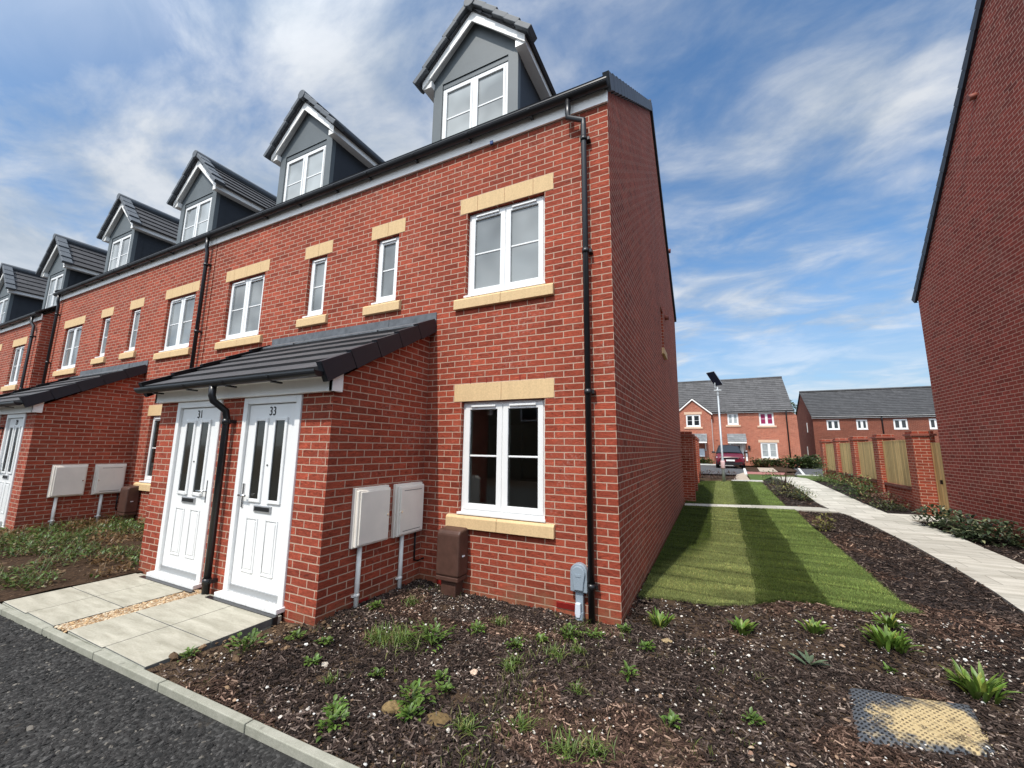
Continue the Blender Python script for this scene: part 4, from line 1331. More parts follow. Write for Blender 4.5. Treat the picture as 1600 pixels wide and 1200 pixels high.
# grey arched cable box beside the down pipe
r = empty('cable_box', (-.40, -.06, .08), 'grey arch-topped cable box on a conduit beside the black down pipe', 'cable box')
m = MB(); n = 14
arch = lambda w, zb, zt, zc: [(-.40 - w, zb), (-.40 + w, zb)] + [(-.40 + w * math.cos(PI * i / n), zc + (zt - zc) * math.sin(PI * i / n)) for i in range(n + 1)]
P = [(a, -.001, b) for a, b in arch(.088, .355, .625, .54)]
m.extrude(P, (0, -.07, 0)); m.build('box_body', M['greybox'], r, bevel=.008)
m = MB(); P = [(a, -.071, b) for a, b in [(-.447, .375), (-.353, .375), (-.345, .45)] + [(-.40 + .07 * math.cos(PI * i / n), .53 + .075 * math.sin(PI * i / n)) for i in range(n + 1)] + [(-.455, .45)]]
m.extrude(P, (0, -.022, 0)); m.build('box_lid', M['greybox'], r, bevel=.008)
m = MB(); m.box(-.43, -.37, -.097, -.093, .505, .53); m.build('lid_badge', M['greybox'], r)
m = MB(); m.box(-.44, -.36, -.055, -.004, .02, .355); m.tube([(-.40, -.05, .02), (-.40, -.05, .17)], .043, 12); m.build('conduit', M['greybox'], r, bevel=.006)
m = MB(); m.extrude([(-.435, -.0565, .16), (-.42, -.0565, .125), (-.385, -.0565, .125), (-.375, -.0565, .16), (-.378, -.0565, .26), (-.43, -.0565, .26)], (0, -.045, 0)); m.build('conduit_cover', M['greylight'], r, bevel=.008)

# ------------------------------------------------------------------ house on the right, only its side wall in view
RH = empty('brick_house', (9.5, 4.5, .1), 'tall red brick side wall of the neighbouring house at the right edge', 'house')
m = MB(); RD0, RD1 = -.4, 9.27; half = (RD0 + RD1) / 2; TR = 1.05; E = 5.78
m.face([(5.85, RD1, -.3), (5.85, RD0, -.3), (5.85, RD0, E), (5.85, half, E + (half - RD0) * TR), (5.85, RD1, E)])
m.face([(5.85, RD0, -.3), (13.5, RD0, -.3), (13.5, RD0, E), (5.85, RD0, E)]); m.face([(13.5, RD1, -.3), (5.85, RD1, -.3), (5.85, RD1, E), (13.5, RD1, E)])
m.face([(13.5, RD0, -.3), (13.5, RD1, -.3), (13.5, RD1, E), (13.5, half, E + (half - RD0) * TR), (13.5, RD0, E)])
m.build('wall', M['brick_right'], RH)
m = MB(); L = math.hypot(half - RD0 + .15, (half - RD0 + .15) * TR); e = E + .05 - .15 * TR
tiled_slope(m, (5.81, RD1 + .15, e), (1, 0, 0), (0, -1, TR), 7.7, L); tiled_slope(m, (5.81, RD0 - .15, e), (1, 0, 0), (0, 1, TR), 7.7, L)
r = m.build('roof', M['tile'], RH)
verge_run(r, 5.85, -1, (0, RD1 + .16, e), (0, -1, TR), 23, L / 23, 'verge_black', .05, .12)
verge_run(r, 5.85, -1, (0, RD0 - .16, e), (0, 1, TR), 23, L / 23, 'verge_black', .05, .12)
m = MB(); m.tube([(5.87, 5.86, 8.62), (5.74, 5.86, 8.60)], .06, 12); m.build('wall_vent', M['terracotta'], RH)

# ------------------------------------------------------------------ garden walls with fence panels, and the gate
def garden_wall(xa, xb, ys, label, topz=2.2, side=-1):
    r = empty('garden_wall', ((xa + xb) / 2, ys[0], gzf(xa, ys[0])), label, 'garden wall', 'brick pier garden walls')
    xm = (xa + xb) / 2
    for y in ys:
        m = MB(); m.box(xa, xb, y, y + .44, -.1, topz); p = m.build('brick_pier', M['brick'], r)
        m = MB(); m.box(xa - .035, xb + .035, y - .035, y + .475, topz + .001, topz + .05); m.build('tile_creasing', M['terracotta'], p)
        m = MB(); m.box(xa + .01, xb - .01, y + .01, y + .43, topz + .051, topz + .135); m.build('pier_cap', M['brick_side'], p)
    for y0, y1 in zip(ys[:-1], ys[1:]):
        a, b = y0 + .44, y1; lz = .74 + (gzf(xm, y0) - .12) * .25
        m = MB(); m.box(xm - .14, xm + .11, a, b, -.1, lz); w = m.build('low_wall', M['brick'], r)
        m = MB(); m.box(xm - .175, xm + .15, a, b, lz + .001, lz + .09); m.build('brick_coping', M['brown_coping'], w)
        m = MB(); m.box(xm - .10, xm - .07, a, b, lz + .09, topz - .12)
        m.build('fence_panel', M['wood'], r)
        m = MB(); m.box(xm - .105, xm - .065, a, b, topz - .119, topz - .085); m.build('fence_cap', M['wood'], r)
    return r


M['brown_coping'] = brick_mat('coping_brick', (.13, .03, .02), (.2, .05, .032), (.3, .2, .16), .1, .075, .2)
garden_wall(5.60, 6.04, [10.0, 12.55, 15.0, 17.4, 19.8], 'brick pier wall with timber panels beyond the right hand house')
garden_wall(-.12, .32, [9.75, 12.1, 14.4, 16.7], 'row of brick piers running back from the rear of the gabled house')
g = empty('garden_gate', (5.93, 9.65, .2), 'narrow timber garden gate between brick pier and side wall', 'gate')
m = MB(); m.box(5.93, 5.965, 9.33, 9.97, .2, 2.02); m.build('gate_boards', M['wood'], g)
m = MB(); m.box(5.89, 5.93, 9.29, 9.36, .1, 2.05); m.build('gate_post', M['wood'], g)
m = MB(); m.box(5.895, 5.929, 9.62, 9.68, 1.0, 1.1); m.build('latch', M['carblack'], g)


# ------------------------------------------------------------------ houses at the end of the parking court
def simple_window(root, x0, x1, z0, z1, y, glass='glass_far', lintel=True, sill=True, bar=True):
    return window(root, x0, x1, z0, z1, y=y, glass=glass, lintel=lintel, sill=sill, bar=bar, vents=False, thin=1.2, det=False, ext=.13, stone='stone_far')


def canopy(root, x0, x1, y, zb, zt):
    m = MB(); V = Vector((0, .85, zt - zb)); tiled_slope(m, (x0, y - .85, zb), (1, 0, 0), V, x1 - x0, V.length, course=.28, t=.02)
    c = m.build('canopy', M['canopy'], root)
    m = MB(); m.box(x0 + .02, x1 - .02, y - .83, y - .80, zb - .15, zb - .015); m.box(x0 + .02, x0 + .05, y - .8, y, zb - .14, zb - .02); m.box(x1 - .05, x1 - .02, y - .8, y, zb - .14, zb - .02); m.build('canopy_fascia', M['fascia'], c)
    m = MB()
    for x in (x0 + .1, x1 - .18): m.extrude([(x, y, zb - .15), (x, y - .65, zb - .15), (x, y, zb - .8)], (.08, 0, 0))
    m.build('bracket', M['white'], c)
    return c


gA = .52; yA = 34.5
HA2 = empty('brick_house', (4.0, yA, gA), 'orange brick house behind the red car, with purple curtain upstairs', 'house')
HA1 = empty('brick_house', (-3.0, yA, gA), 'orange brick house with small front gable, left of the one behind the car', 'house')
w2 = [(2.17, 2.98, 3.86, 4.84, 'net'), (4.47, 5.5, 3.78, 4.84, 'purple'), (4.42, 5.58, 1.14, 2.4, 'net')]
m = MB(); yA_ = yA
wall_grid(m, yA, .98, 6.72, .2, 5.0, [w[:4] for w in w2] + [(2.25, 3.2, .2, 2.4)])
m.face([(6.72, yA, .2), (7.12, yA, .2), (7.05, yA, 4.55), (6.72, yA, 4.9)])
m.face([(6.73, yA, .2), (6.73, yA + 8, .2), (6.73, yA + 8, 4.9), (6.73, yA + 4, 8.0), (6.73, yA, 4.9)])
m.build('wall', M['brick_far'], HA2)
for a, b, c, d, gl in w2: simple_window(HA2, a, b, c, d, yA, gl, lintel=(d < 3))
main_roof(HA2, .98, 6.85, 4.98, 8.0, .80, 'tile_far') if False else None
def far_roof(root, x0, x1, y, ez, dep, tan, mat):
    half = dep / 2; L = math.hypot(half + .2, (half + .2) * tan)
    m = MB(); tiled_slope(m, (x0, y - .2, ez - .05), (1, 0, 0), (0, 1, tan), x1 - x0, L, course=.32, t=.03)
    tiled_slope(m, (x0, y + dep + .2, ez - .05), (1, 0, 0), (0, -1, tan), x1 - x0, L, course=.32, t=.03)
    r = m.build('roof', M[mat], root)
    m = MB(); m.tube([(x0, y + half, ez + half * tan + .12), (x1, y + half, ez + half * tan + .12)], .11, 8); m.build('ridge_tile', M[mat], r)
    m = MB(); m.box(x0, x1, y - .13, y - .1, ez - .13, ez + .04); m.build('fascia', M['fascia'], root)
    gutter(root, x0, x1, y - .19, ez + .0, .06, 30)
    return r


far_roof(HA2, .95, 6.85, yA, 4.97, 8, .80, 'tile_far')
far_roof(HA1, -8.0, .945, yA, 4.97, 8, .80, 'tile_far')
downpipe(HA2, [(6.35, yA - .15, 4.9), (6.35, yA - .06, 4.6), (6.38, yA - .06, .3)], .05)
downpipe(HA2, [(1.05, yA - .15, 4.9), (.86, yA - .06, 4.65), (.90, yA - .06, .3)], .05)
canopy(HA2, 2.05, 3.42, yA, 2.47, 3.12)
door(HA2, 2.27, 3.18, .5, 2.4, yA + .02, None, handle_left=False, det=False)
m = MB(); m.box(3.32, 3.44, yA - .1, yA, .9, 1.75); m.build('wall_sign', M['fascia'], HA2)
m = MB(); m.box(3.52, 3.68, yA - .14, yA, 1.85, 2.15); m.build('wall_lamp', M['carblack'], HA2)
m = MB(); m.box(1.2, 1.36, yA - .03, yA, 2.55, 2.62); m.build('wall_vent', M['terracotta'], HA2)
# left house with projecting gable
m = MB(); gy = yA - .35
holes = [(-1.05, .10, 3.70, 4.78)]
wall_grid(m, gy, -1.9, .95, .2, 4.9, holes)
m.face([(-1.9, gy, 4.9), (.95, gy, 4.9), (-.48, gy, 6.12)]); m.face([(.95, gy, .2), (.95, yA, .2), (.95, yA, 4.9), (.95, gy, 4.9)])
wall_grid(m, yA, -8, -1.9, .2, 5.0, [])
m.build('wall', M['brick_far'], HA1)
simple_window(HA1, -1.05, .10, 3.70, 4.78, gy)
m = MB()
for sg in (-1, 1):
    tiled_slope(m, (-.48 + sg * 1.55, gy - .15, 4.86), (0, 1, 0), (-sg * 1.55, 0, 1.36), 3.0, 2.06, course=.3)
rr = m.build('gable_roof', M['tile_far'], HA1)
m = MB()
for sg in (-1, 1):
    m.extrude([(-.48 + sg * 1.52, gy - .12, 4.83), (-.48, gy - .12, 6.17), (-.48, gy - .12, 6.03), (-.48 + sg * 1.52, gy - .12, 4.69)], (0, .03, 0))
m.build('bargeboard', M['fascia'], HA1)
canopy(HA1, -1.4, .52, gy, 2.47, 3.12)
m = MB(); m.box(-.15, .28, gy - .12, gy, 1.2, 1.85); m.build('notice_board', M['greylight'], HA1)
m = MB(); m.box(-1.2, -.2, gy - .02, gy, .4, 2.35); m.build('door', M['carblack'], HA1)

gB = .52; yB = 40.0
HB = empty('brick_house', (13, yB, gB), 'dark brown brick house row with long grey roof behind the fence panels', 'house')
wB = [(10.06, 10.97), (12.12, 12.88), (14.55, 15.46), (16.75, 17.6)]
m = MB(); wall_grid(m, yB, 9.08, 22, .2, 4.78, [(a, b, 3.62, 4.5) for a, b in wB])
m.face([(9.08, yB + 8.4, .2), (9.08, yB, .2), (9.08, yB, 4.7), (9.08, yB + 4.2, 7.35), (9.08, yB + 8.4, 4.7)])
m.build('wall', M['brick_far2'], HB)
for a, b in wB: simple_window(HB, a, b, 3.62, 4.5, yB, lintel=False, bar=False, sill=False)
far_roof(HB, 9.0, 22, yB, 4.75, 8.4, .64, 'tile_far2')
downpipe(HB, [(13.8, yB - .15, 4.7), (13.82, yB - .06, 4.4), (13.85, yB - .06, .3)], .05)
m = MB(); m.box(9.06, 9.08, yB + 3.2, yB + 3.5, 1.2, 2.2); m.build('meter_box', M['meter'], HB)
m = MB(); m.box(9.05, 9.08, yB + 2.4, yB + 2.6, 3.5, 4.4); m.build('slit_window', M['fascia'], HB)
m = MB(); m.box(9.6, 10.0, 36.0, 36.03, .9, 2.3); m.box(8.9, 9.6, 36.0, 36.05, .3, .9)
fp = empty('timber_fence', (9.6, 36, .5), 'short timber fence panel beside the dark brick house', 'fence')
m = MB(); m.box(9.0, 12.5, 36.4, 36.44, 1.05, 2.3); m.build('fence_panel', M['wood'], fp)
m = MB(); m.box(9.0, 12.5, 36.3, 36.5, .4, 1.04); m.build('low_wall', M['brick_far2'], fp)

# opposite side of the street, met only as a reflection in the dark panes
OP = empty('brick_house', (-3, -19, .1), 'brick house row across the street, reflected in the ground floor panes', 'house')
setxf(0, 1, 0, 0)
m = MB(); m.face([(-16, -19, 0), (12, -19, 0), (12, -19, 5), (-16, -19, 5)]); m.build('wall', noisy('buff_wall', (.20, .165, .11), .1, 6, .9, .2), OP)
m = MB(); tiled_slope(m, (-16, -18.8, 5), (1, 0, 0), (0, -1, .8), 28, 6, course=.6); m.build('roof', M['tile_far'], OP)
for x in range(-14, 11, 4):
    m = MB(); m.box(x, x + 1.2, -19, -18.93, 3.4, 4.6); f_ = m.build('window', M['white'], OP)
    m = MB(); m.box(x + .1, x + 1.1, -18.94, -18.92, 3.5, 4.5); m.build('pane', M['glass_far'], f_)

# ------------------------------------------------------------------ parking court surfaces
sheet('road', [(-30, 19.6), (.1, 19.6), (1.9, 19.6), (2.46, 22.5), (2.75, 24.0), (2.5, 29.5), (2.3, 33.0), (-30, 33.0)], .012, M['tarmac_far'], 4)
sheet('road', [(4.6, 21.3), (20, 20.9), (30, 34), (6.2, 33.8), (5.6, 27.0)], .012, M['tarmac_far'], 4)
sheet('pavement', [(1.62, 15.95), (2.26, 16.2), (2.30, 19.3), (2.42, 22.4), (1.9, 19.58)], .016, M['beige'], 1)
sheet('pavement', [(2.46, 20.6), (4.1, 20.9), (4.5, 23.6), (2.6, 23.4)], .018, M['pinkpave'], 1)
sheet('pavement', [(3.3, 23.8), (4.25, 24.2), (4.7, 30.5), (3.7, 30.2)], .02, M['beige'], 1)
sheet('far_verge', [(2.3, 16.3), (2.72, 16.35), (3.35, 18.8), (4.4, 19.6), (4.4, 20.5), (2.4, 20.4)], .02, M['verge_grass'], 1)
sheet('far_verge', [(4.72, 17.3), (5.6, 17.0), (14, 20.0), (14, 20.85), (4.6, 21.1), (4.45, 19.3)], .02, M['verge_grass'], 1)
sheet('soil_verge', [(2.8, 24.0), (3.3, 24.0), (3.6, 30.5), (2.7, 30.5)], .015, M['soil'], 1)
sheet('soil_verge', [(4.4, 24.5), (5.5, 26), (6, 33.5), (4.7, 33.5)], .015, M['soil'], 1)
sheet('soil_verge', [(-9, 33.0), (20, 33.9), (20, 40), (-9, 40)], .005, M['soil'], 2)
def strip(name, a, b, w, dz, mat):
    a, b = Vector((*a, 0)), Vector((*b, 0)); t = (b - a).normalized(); n = Vector((-t.y, t.x, 0)) * w / 2
    sheet(name, [tuple((a + n).xy), tuple((a - n).xy), tuple((b - n).xy), tuple((b + n).xy)], dz, mat, 1.5, thick=.12)
strip('kerb', (2.28, 16.15), (2.72, 16.18), .14, .05, M['kerb_white'])
strip('kerb', (1.55, 15.85), (2.28, 16.1), .14, .05, M['kerb_white'])
strip('kerb', (2.35, 20.0), (2.8, 29.0), .13, .05, M['kerb_white'])
strip('kerb', (-10, 33.05), (2.3, 33.05), .16, .10, M['kerb_white'])
strip('kerb', (5.0, 21.2), (6.3, 31), .12, .05, M['kerb_white'])
strip('kerb', (4.7, 21.15), (14, 20.9), .14, .06, M['kerb_white'])

# ------------------------------------------------------------------ lamp post with solar panel
lx, ly = 1.235, 15.25; lz = gzf(lx, ly)
r = empty('street_lamp', (lx, ly, lz), 'slim grey street lamp with tilted solar panel and pink sleeve beyond the lawn', 'street lamp')
m = MB(); m.tube([(lx, ly, lz - .1), (lx, ly, lz + .95), (lx, ly, lz + 1.0), (lx - .01, ly, lz + 4.05)], [.062, .062, .042, .034], 12); m.build('pole', M['zinc'], r)
m = MB(); m.tube([(lx, ly, lz + .56), (lx, ly, lz + .60), (lx, ly, lz + .86), (lx, ly, lz + .90)], [.072, .085, .085, .072], 14); m.build('sleeve', M['pinksign'], r)
m = MB(); m.box(lx - .16, lx + .14, ly - .07, ly + .07, lz + 3.86, lz + 3.92); m.box(lx - .05, lx + .03, ly - .05, ly + .05, lz + 3.7, lz + 3.86); m.build('lamp_head', M['zinc'], r, bevel=.01)
m = MB(); c = Vector((lx - .10, ly, lz + 4.42)); b = Vector((.23, 0, -.32)); a = Vector((.13, -.12, 0)) ; b = Vector((.16, .06, -.30)); a = Vector((.16, -.05, .02))
nn = a.cross(b).normalized() * .018
m.obox(c, a, b, nn); m.obox(c - Vector((0, 0, .3)), (.02, 0, 0), (0, .02, 0), (0, 0, .12)); m.build('panel_frame', M['zinc'], r)
m = MB(); s_ = 1 if nn.y < 0 else -1; m.obox(c + nn * 1.05, a * .94, b * .96, nn * .2); m.obox(c - nn * 1.05, a * .94, b * .96, nn * .2); m.build('solar_panel', M['solar'], r)


# ------------------------------------------------------------------ parked car, nose towards us
def car(x0, y0, z0, label):
    root = empty('parked_car', (x0, y0 + 2.1, z0), label, 'car')
    def ring(y, w, zl, zs, zh, crown=.03):
        pts = [(0, zl), (.72 * w, zl), (.96 * w, zl + .07), (w, zs), (.985 * w, zs + .15), (.90 * w, zh - .03), (.78 * w, zh), (0, zh + crown)]
        full = [(-a, b) for a, b in pts[1:-1]][::-1]
        return [(x0 + a, y0 + y, z0 + b) for a, b in pts] + [(x0 + a, y0 + y, z0 + b) for a, b in full]
    R = [ring(0, .70, .30, .50, .72), ring(.06, .80, .24, .50, .80), ring(.22, .875, .22, .52, .88), ring(.5, .91, .22, .56, .95), ring(1.1, .92, .24, .6, 1.03), ring(2.6, .92, .24, .6, 1.02), ring(3.8, .90, .26, .62, 1.02), ring(4.2, .82, .34, .62, .96), ring(4.3, .7, .42, .62, .86)]
    m = MB(); n = len(R[0])
    for i in range(len(R) - 1):
        for kk in range(n):
            l = (kk + 1) % n; m.face([R[i][l], R[i][kk], R[i+1][kk], R[i+1][l]], smooth=True)
    m.face(R[0]); m.face(R[-1][::-1])
    body = m.build('body', M['carpaint'], root)
    # cabin
    m = MB(); G = []
    for y, w, z in ((1.0, .80, 1.02), (1.75, .63, 1.52), (2.2, .62, 1.60), (3.3, .60, 1.57), (3.75, .58, 1.48), (4.1, .74, 1.0)):
        G.append([(x0 - .86, y0 + y, z0 + 1.0), (x0 - w, y0 + y, z0 + z), (x0, y0 + y, z0 + z + .035), (x0 + w, y0 + y, z0 + z), (x0 + .86, y0 + y, z0 + 1.0)])
    for i in range(len(G) - 1):
        for kk in range(4): m.face([G[i][kk], G[i][kk+1], G[i+1][kk+1], G[i+1][kk]], smooth=True)
    m.build('cabin', M['carblack'], root)
    m = MB(); a, b = G[0], G[1]; o = Vector((0, -.02, .02))
    q = lambda p, q_, t: Vector(p).lerp(Vector(q_), t)
    P = [Vector((x0 - .70, y0 + 1.06, z0 + 1.07)), Vector((x0, y0 + 1.03, z0 + 1.09)), Vector((x0 + .70, y0 + 1.06, z0 + 1.07)), Vector((x0 + .57, y0 + 1.68, z0 + 1.49)), Vector((x0, y0 + 1.68, z0 + 1.525)), Vector((x0 - .57, y0 + 1.68, z0 + 1.49))]
    P = [p + o for p in P]
    m.face([tuple(P[0]), tuple(P[1]), tuple(P[4]), tuple(P[5])]); m.face([tuple(P[1]), tuple(P[2]), tuple(P[3]), tuple(P[4])]); m.build('windscreen', M['carglass'], root)
    for sg in (-1, 1):
        m = MB(); m.extrude([(x0 + sg * .885, y0 + .78 + .33 * math.cos(t * PI / 8), z0 + .33 + .33 * math.sin(t * PI / 8)) for t in range(16)], (-sg * .22, 0, 0)); 
        m.extrude([(x0 + sg * .885, y0 + 3.4 + .33 * math.cos(t * PI / 8), z0 + .33 + .33 * math.sin(t * PI / 8)) for t in range(16)], (-sg * .22, 0, 0)) if False else None
        w = m.build('wheel', M['rubber'], root)
        m = MB(); m.extrude([(x0 + sg * .885, y0 + 3.4 + .33 * math.cos(t * PI / 8), z0 + .33 + .33 * math.sin(t * PI / 8)) for t in range(16)], (-sg * .22, 0, 0)); m.build('wheel', M['rubber'], root)
        m = MB(); m.obox((x0 + sg * 1.0, y0 + 1.15, z0 + 1.09), (.10, 0, 0), (0, .05, 0), (0, 0, .065)); m.obox((x0 + sg * .90, y0 + 1.17, z0 + 1.05), (.06, 0, 0), (0, .03, 0), (0, 0, .02)); m.build('mirror', M['carblack'], root, bevel=.03)
        m = MB(); m.extrude([(x0 + sg * .46, y0 - .005, z0 + .735), (x0 + sg * .84, y0 + .17, z0 + .79), (x0 + sg * .83, y0 + .14, z0 + .72), (x0 + sg * .46, y0 - .012, z0 + .69)], (0, .03, 0)); m.build('headlight', M['lamp'], root)
        m = MB(); m.box(x0 + sg * .62 - .1, x0 + sg * .62 + .1, y0 - .02, y0 + .05, z0 + .36, z0 + .46); m.build('fog_lamp', M['carblack'], root)
    m = MB(); m.box(x0 - .46, x0 + .46, y0 - .022, y0 + .02, z0 + .645, z0 + .735); m.build('grille', M['carblack'], root)
    m = MB(); m.box(x0 - .6, x0 + .6, y0 - .03, y0 + .04, z0 + .735, z0 + .755); m.build('chrome_strip', M['chrome'], root)
    m = MB(); m.box(x0 - .55, x0 + .55, y0 - .014, y0 + .05, z0 + .26, z0 + .44); m.build('lower_grille', M['carblack'], root)
    m = MB(); m.box(x0 - .26, x0 + .26, y0 - .04, y0 - .02, z0 + .50, z0 + .61); m.build('number_plate', M['plate'], root)
    return root


car(1.93, 27.2, .52, 'dark red car parked nose first in front of the white door')

# ------------------------------------------------------------------ plants
def leaf_mesh(name, leaves, loc, mat, segs=4, **tags):
    """leaves: list of (base, direction angle, elevation, length, width, droop, colour)"""
    V, F, C = [], [], []
    for (b, az, el, L, W, dr, col) in leaves:
        d = Vector((math.cos(az), math.sin(az), 0)); sd = Vector((-math.sin(az), math.cos(az), 0))
        p = Vector(b); e = el; i0 = len(V)
        for s_ in range(segs + 1):
            t = s_ / segs
            w = W * (math.sin(PI * min(1, .12 + t * .88)) ** .8) if t < 1 else W * .04
            up = Vector((-d.x * math.sin(e), -d.y * math.sin(e), math.cos(e)))
            V.append(tuple(p - sd * w + up * w * .35)); V.append(tuple(p)); V.append(tuple(p + sd * w + up * w * .35))
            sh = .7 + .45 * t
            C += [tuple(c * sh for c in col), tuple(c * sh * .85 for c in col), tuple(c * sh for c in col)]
            p = p + (d * math.cos(e) + Vector((0, 0, math.sin(e)))) * (L / segs); e -= dr / segs
        for s_ in range(segs):
            a = i0 + s_ * 3
            F += [(a, a+1, a+4, a+3), (a+1, a+2, a+5, a+4)]
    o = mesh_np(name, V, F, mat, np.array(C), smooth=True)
    o.location = loc
    return tag(o, **tags)


def jc(col, j=.25):
    k = random.uniform(1 - j, 1 + j); return tuple(c * k * random.uniform(.92, 1.08) for c in col)


def rosette(n, L, W, spread=.06, col=(.10, .17, .03), el=(.6, 1.35), droop=(.4, 1.2), yel=.12):
    out = []
    for i in range(n):
        az = random.uniform(0, 2 * PI); rr = random.uniform(0, spread)
        c = jc(col)
        if random.random() < yel: c = jc((.24, .27, .05))
        out.append(((rr * math.cos(az), rr * math.sin(az), random.uniform(0, .02)), az + random.uniform(-.5, .5), random.uniform(*el), L * random.uniform(.6, 1.15), W * random.uniform(.7, 1.2), random.uniform(*droop), c))
    return out


def bush(n, R, H, L, W, col, yel=0.05, ycol=(.3, .32, .12), stems=7):
    out = []
    for i in range(n):
        az = random.uniform(0, 2 * PI); t = random.random() ** .6
        ph = random.uniform(.05, 1.0)
        rr = R * t * (0.55 + .45 * math.sin(PI * ph)); z = H * ph * random.uniform(.7, 1.0)
        lump = 1 + .35 * mnoise.noise(Vector((math.cos(az) * 1.7, math.sin(az) * 1.7, ph * 2 + R * 9)))
        c = jc(col, .4)
        if random.random() < yel: c = jc(ycol)
        out.append(((rr * lump * math.cos(az), rr * lump * math.sin(az), z * lump), az + random.uniform(-1, 1), random.uniform(-.3, 1.1), L * random.uniform(.6, 1.2), W * random.uniform(.7, 1.2), random.uniform(.2, 1.0), c))
    return out


def at(x, y, dz=0.0): return (x, y, gzf(x, y) + dz)


# strap-leaved young plants along the lawn edge
for (x, y, n, L, W, lab) in (
        (.33, .12, 34, .135, .014, 'small strap-leaved plant at the gable corner, leftmost of the planted row'),
        (1.02, .36, 42, .115, .017, 'small broad-leaved green plant, second of the planted row in front of the lawn'),
        (1.63, .66, 30, .11, .015, 'smallest upright green plant, midway along the row in front of the lawn'),
        (2.13, .62, 95, .14, .017, 'bushy bright green plant with two tufts near the right corner of the lawn'),
        (2.44, .00, 66, .17, .015, 'bright green plant with drooping strap leaves above the sandy plastic grid')):
    leaf_mesh('leafy_plant', rosette(n, L, W, .05 + n * .0009, (.14, .23, .04), (.75, 1.5), (.1, .9)), at(x, y, .01), M['leaf'], 5, label=lab, cat='plant', group='young strap-leaved plants in the front bed')
leaf_mesh('leafy_plant', rosette(40, .14, .013, .06, (.14, .23, .04), (.5, 1.45), (.2, 1.5)), at(2.30, 1.14, .01), M['leaf'], 5, label='green plant right at the tip of the lawn behind the bushy one', cat='plant', group='young strap-leaved plants in the front bed')
leaf_mesh('leafy_plant', rosette(9, .15, .016, .05, (.12, .16, .09), (.1, .6), (.2, .6), 0), at(1.46, -.08, .012), M['leaf'], 4, label='flattened dusty green plant lying between the row and the grid', cat='plant', group='young strap-leaved plants in the front bed')


# weeds: grassy and leafy tufts, each its own little plant
def weed(kind, sc):
    if kind == 'grass':
        L = []
        for i in range(int(70 * sc)):
            az = random.uniform(0, 2 * PI); rr = random.uniform(0, .09 * sc) * random.random() ** .4
            L.append(((rr * math.cos(az) * 1.2, rr * math.sin(az), 0), random.uniform(0, 2 * PI), random.uniform(.5, 1.45), random.uniform(.04, .105) * (.6 + .45 * sc), random.uniform(.0018, .0035), random.uniform(.5, 1.6), jc((.115, .18, .035) if random.random() < .8 else (.22, .22, .07), .35)))
        return L, 4
    L = []
    for i in range(int(46 * sc)):
        az = random.uniform(0, 2 * PI); rr = random.uniform(.0, .07 * sc)
        L.append(((rr * math.cos(az), rr * math.sin(az), random.uniform(0, .05 * sc)), az + random.uniform(-.8, .8), random.uniform(.1, 1.2), random.uniform(.022, .058) * (.7 + .3 * sc), random.uniform(.007, .014), random.uniform(.3, 1.2), jc((.11, .185, .035), .35)))
    return L, 3


W = [  # x, y, kind, scale, label
    (-1.60, -1.27, 'grass', 2.9, 'largest sprawling grassy weed clump in the mulch in front of the brown meter box'),
    (-1.38, -1.15, 'leaf', 2.4, 'thick leafy weed touching the right side of the largest clump'),
    (-1.78, -1.33, 'grass', 1.9, 'thin grassy weed at the left side of the largest clump'),
    (-1.14, -.79, 'leaf', 1.1, 'leafy weed under the window sill, left of a taller grassy one'),
    (-1.04, -.54, 'grass', 1.0, 'grassy weed close to the brick wall below the window'),
    (-.70, -.88, 'leaf', 1.0, None), (-.62, -1.10, 'grass', .8, None), (-.55, -.70, 'leaf', .8, None),
    (-.36, -.50, 'leaf', 1.4, 'low round-leaved weed patch at the foot of the grey cable box'),
    (-.16, -.40, 'leaf', 1.0, 'round-leaved weed just right of the black down pipe'),
    (-.20, -.72, 'grass', .9, None), (-.36, -.86, 'grass', 1.1, 'upright grassy weed straight out from the grey cable box'),
    (-.93, -1.92, 'leaf', 1.8, 'tall broad-leaved weed between two clods of soil near the kerb'),
    (-.84, -2.06, 'leaf', 1.0, 'small bright weed just below the tall broad-leaved one'),
    (-.50, -1.98, 'grass', 1.1, None), (-.24, -1.77, 'grass', .9, None), (.06, -1.86, 'grass', 1.2, None), (.20, -1.76, 'grass', 1.3, 'long-bladed grass weed at the bottom edge of the picture'),
    (-2.50, -2.03, 'leaf', 1.8, 'dense dark green weed on the soil bank beside the paving slabs'),
    (-2.33, -1.72, 'leaf', .9, 'small weed on the soil bank by the porch corner'), (-2.07, -1.64, 'leaf', .8, 'small weed at the foot of the porch corner'),
    (-2.24, -.92, 'leaf', .9, None), (-2.03, -.62, 'grass', 1.2, 'grassy weed beside the foot of the brown meter box'),
    (-.98, -1.56, 'leaf', .7, None), (-.86, -1.68, 'leaf', .7, None), (-1.16, -2.34, 'leaf', 1.2, 'bushy weed standing right at the concrete kerb'),
    (-1.28, -2.22, 'leaf', .8, None), (.28, -.42, 'leaf', .9, None), (-.60, -1.2, 'grass', .8, None), (.22, -.86, 'leaf', .8, None), (-1.90, -1.9, 'leaf', .7, None), (-1.6, -2.0, 'grass', .6, None),
    (.55, -1.3, 'leaf', .6, None), (-1.4, -1.75, 'leaf', .6, None), (.05, -.15, 'leaf', .9, None), (1.0, -1.05, 'leaf', .7, None), (-.05, -1.25, 'grass', .7, None), (2.0, .1, 'leaf', .5, None), (-2.75, -2.3, 'leaf', .8, None)]
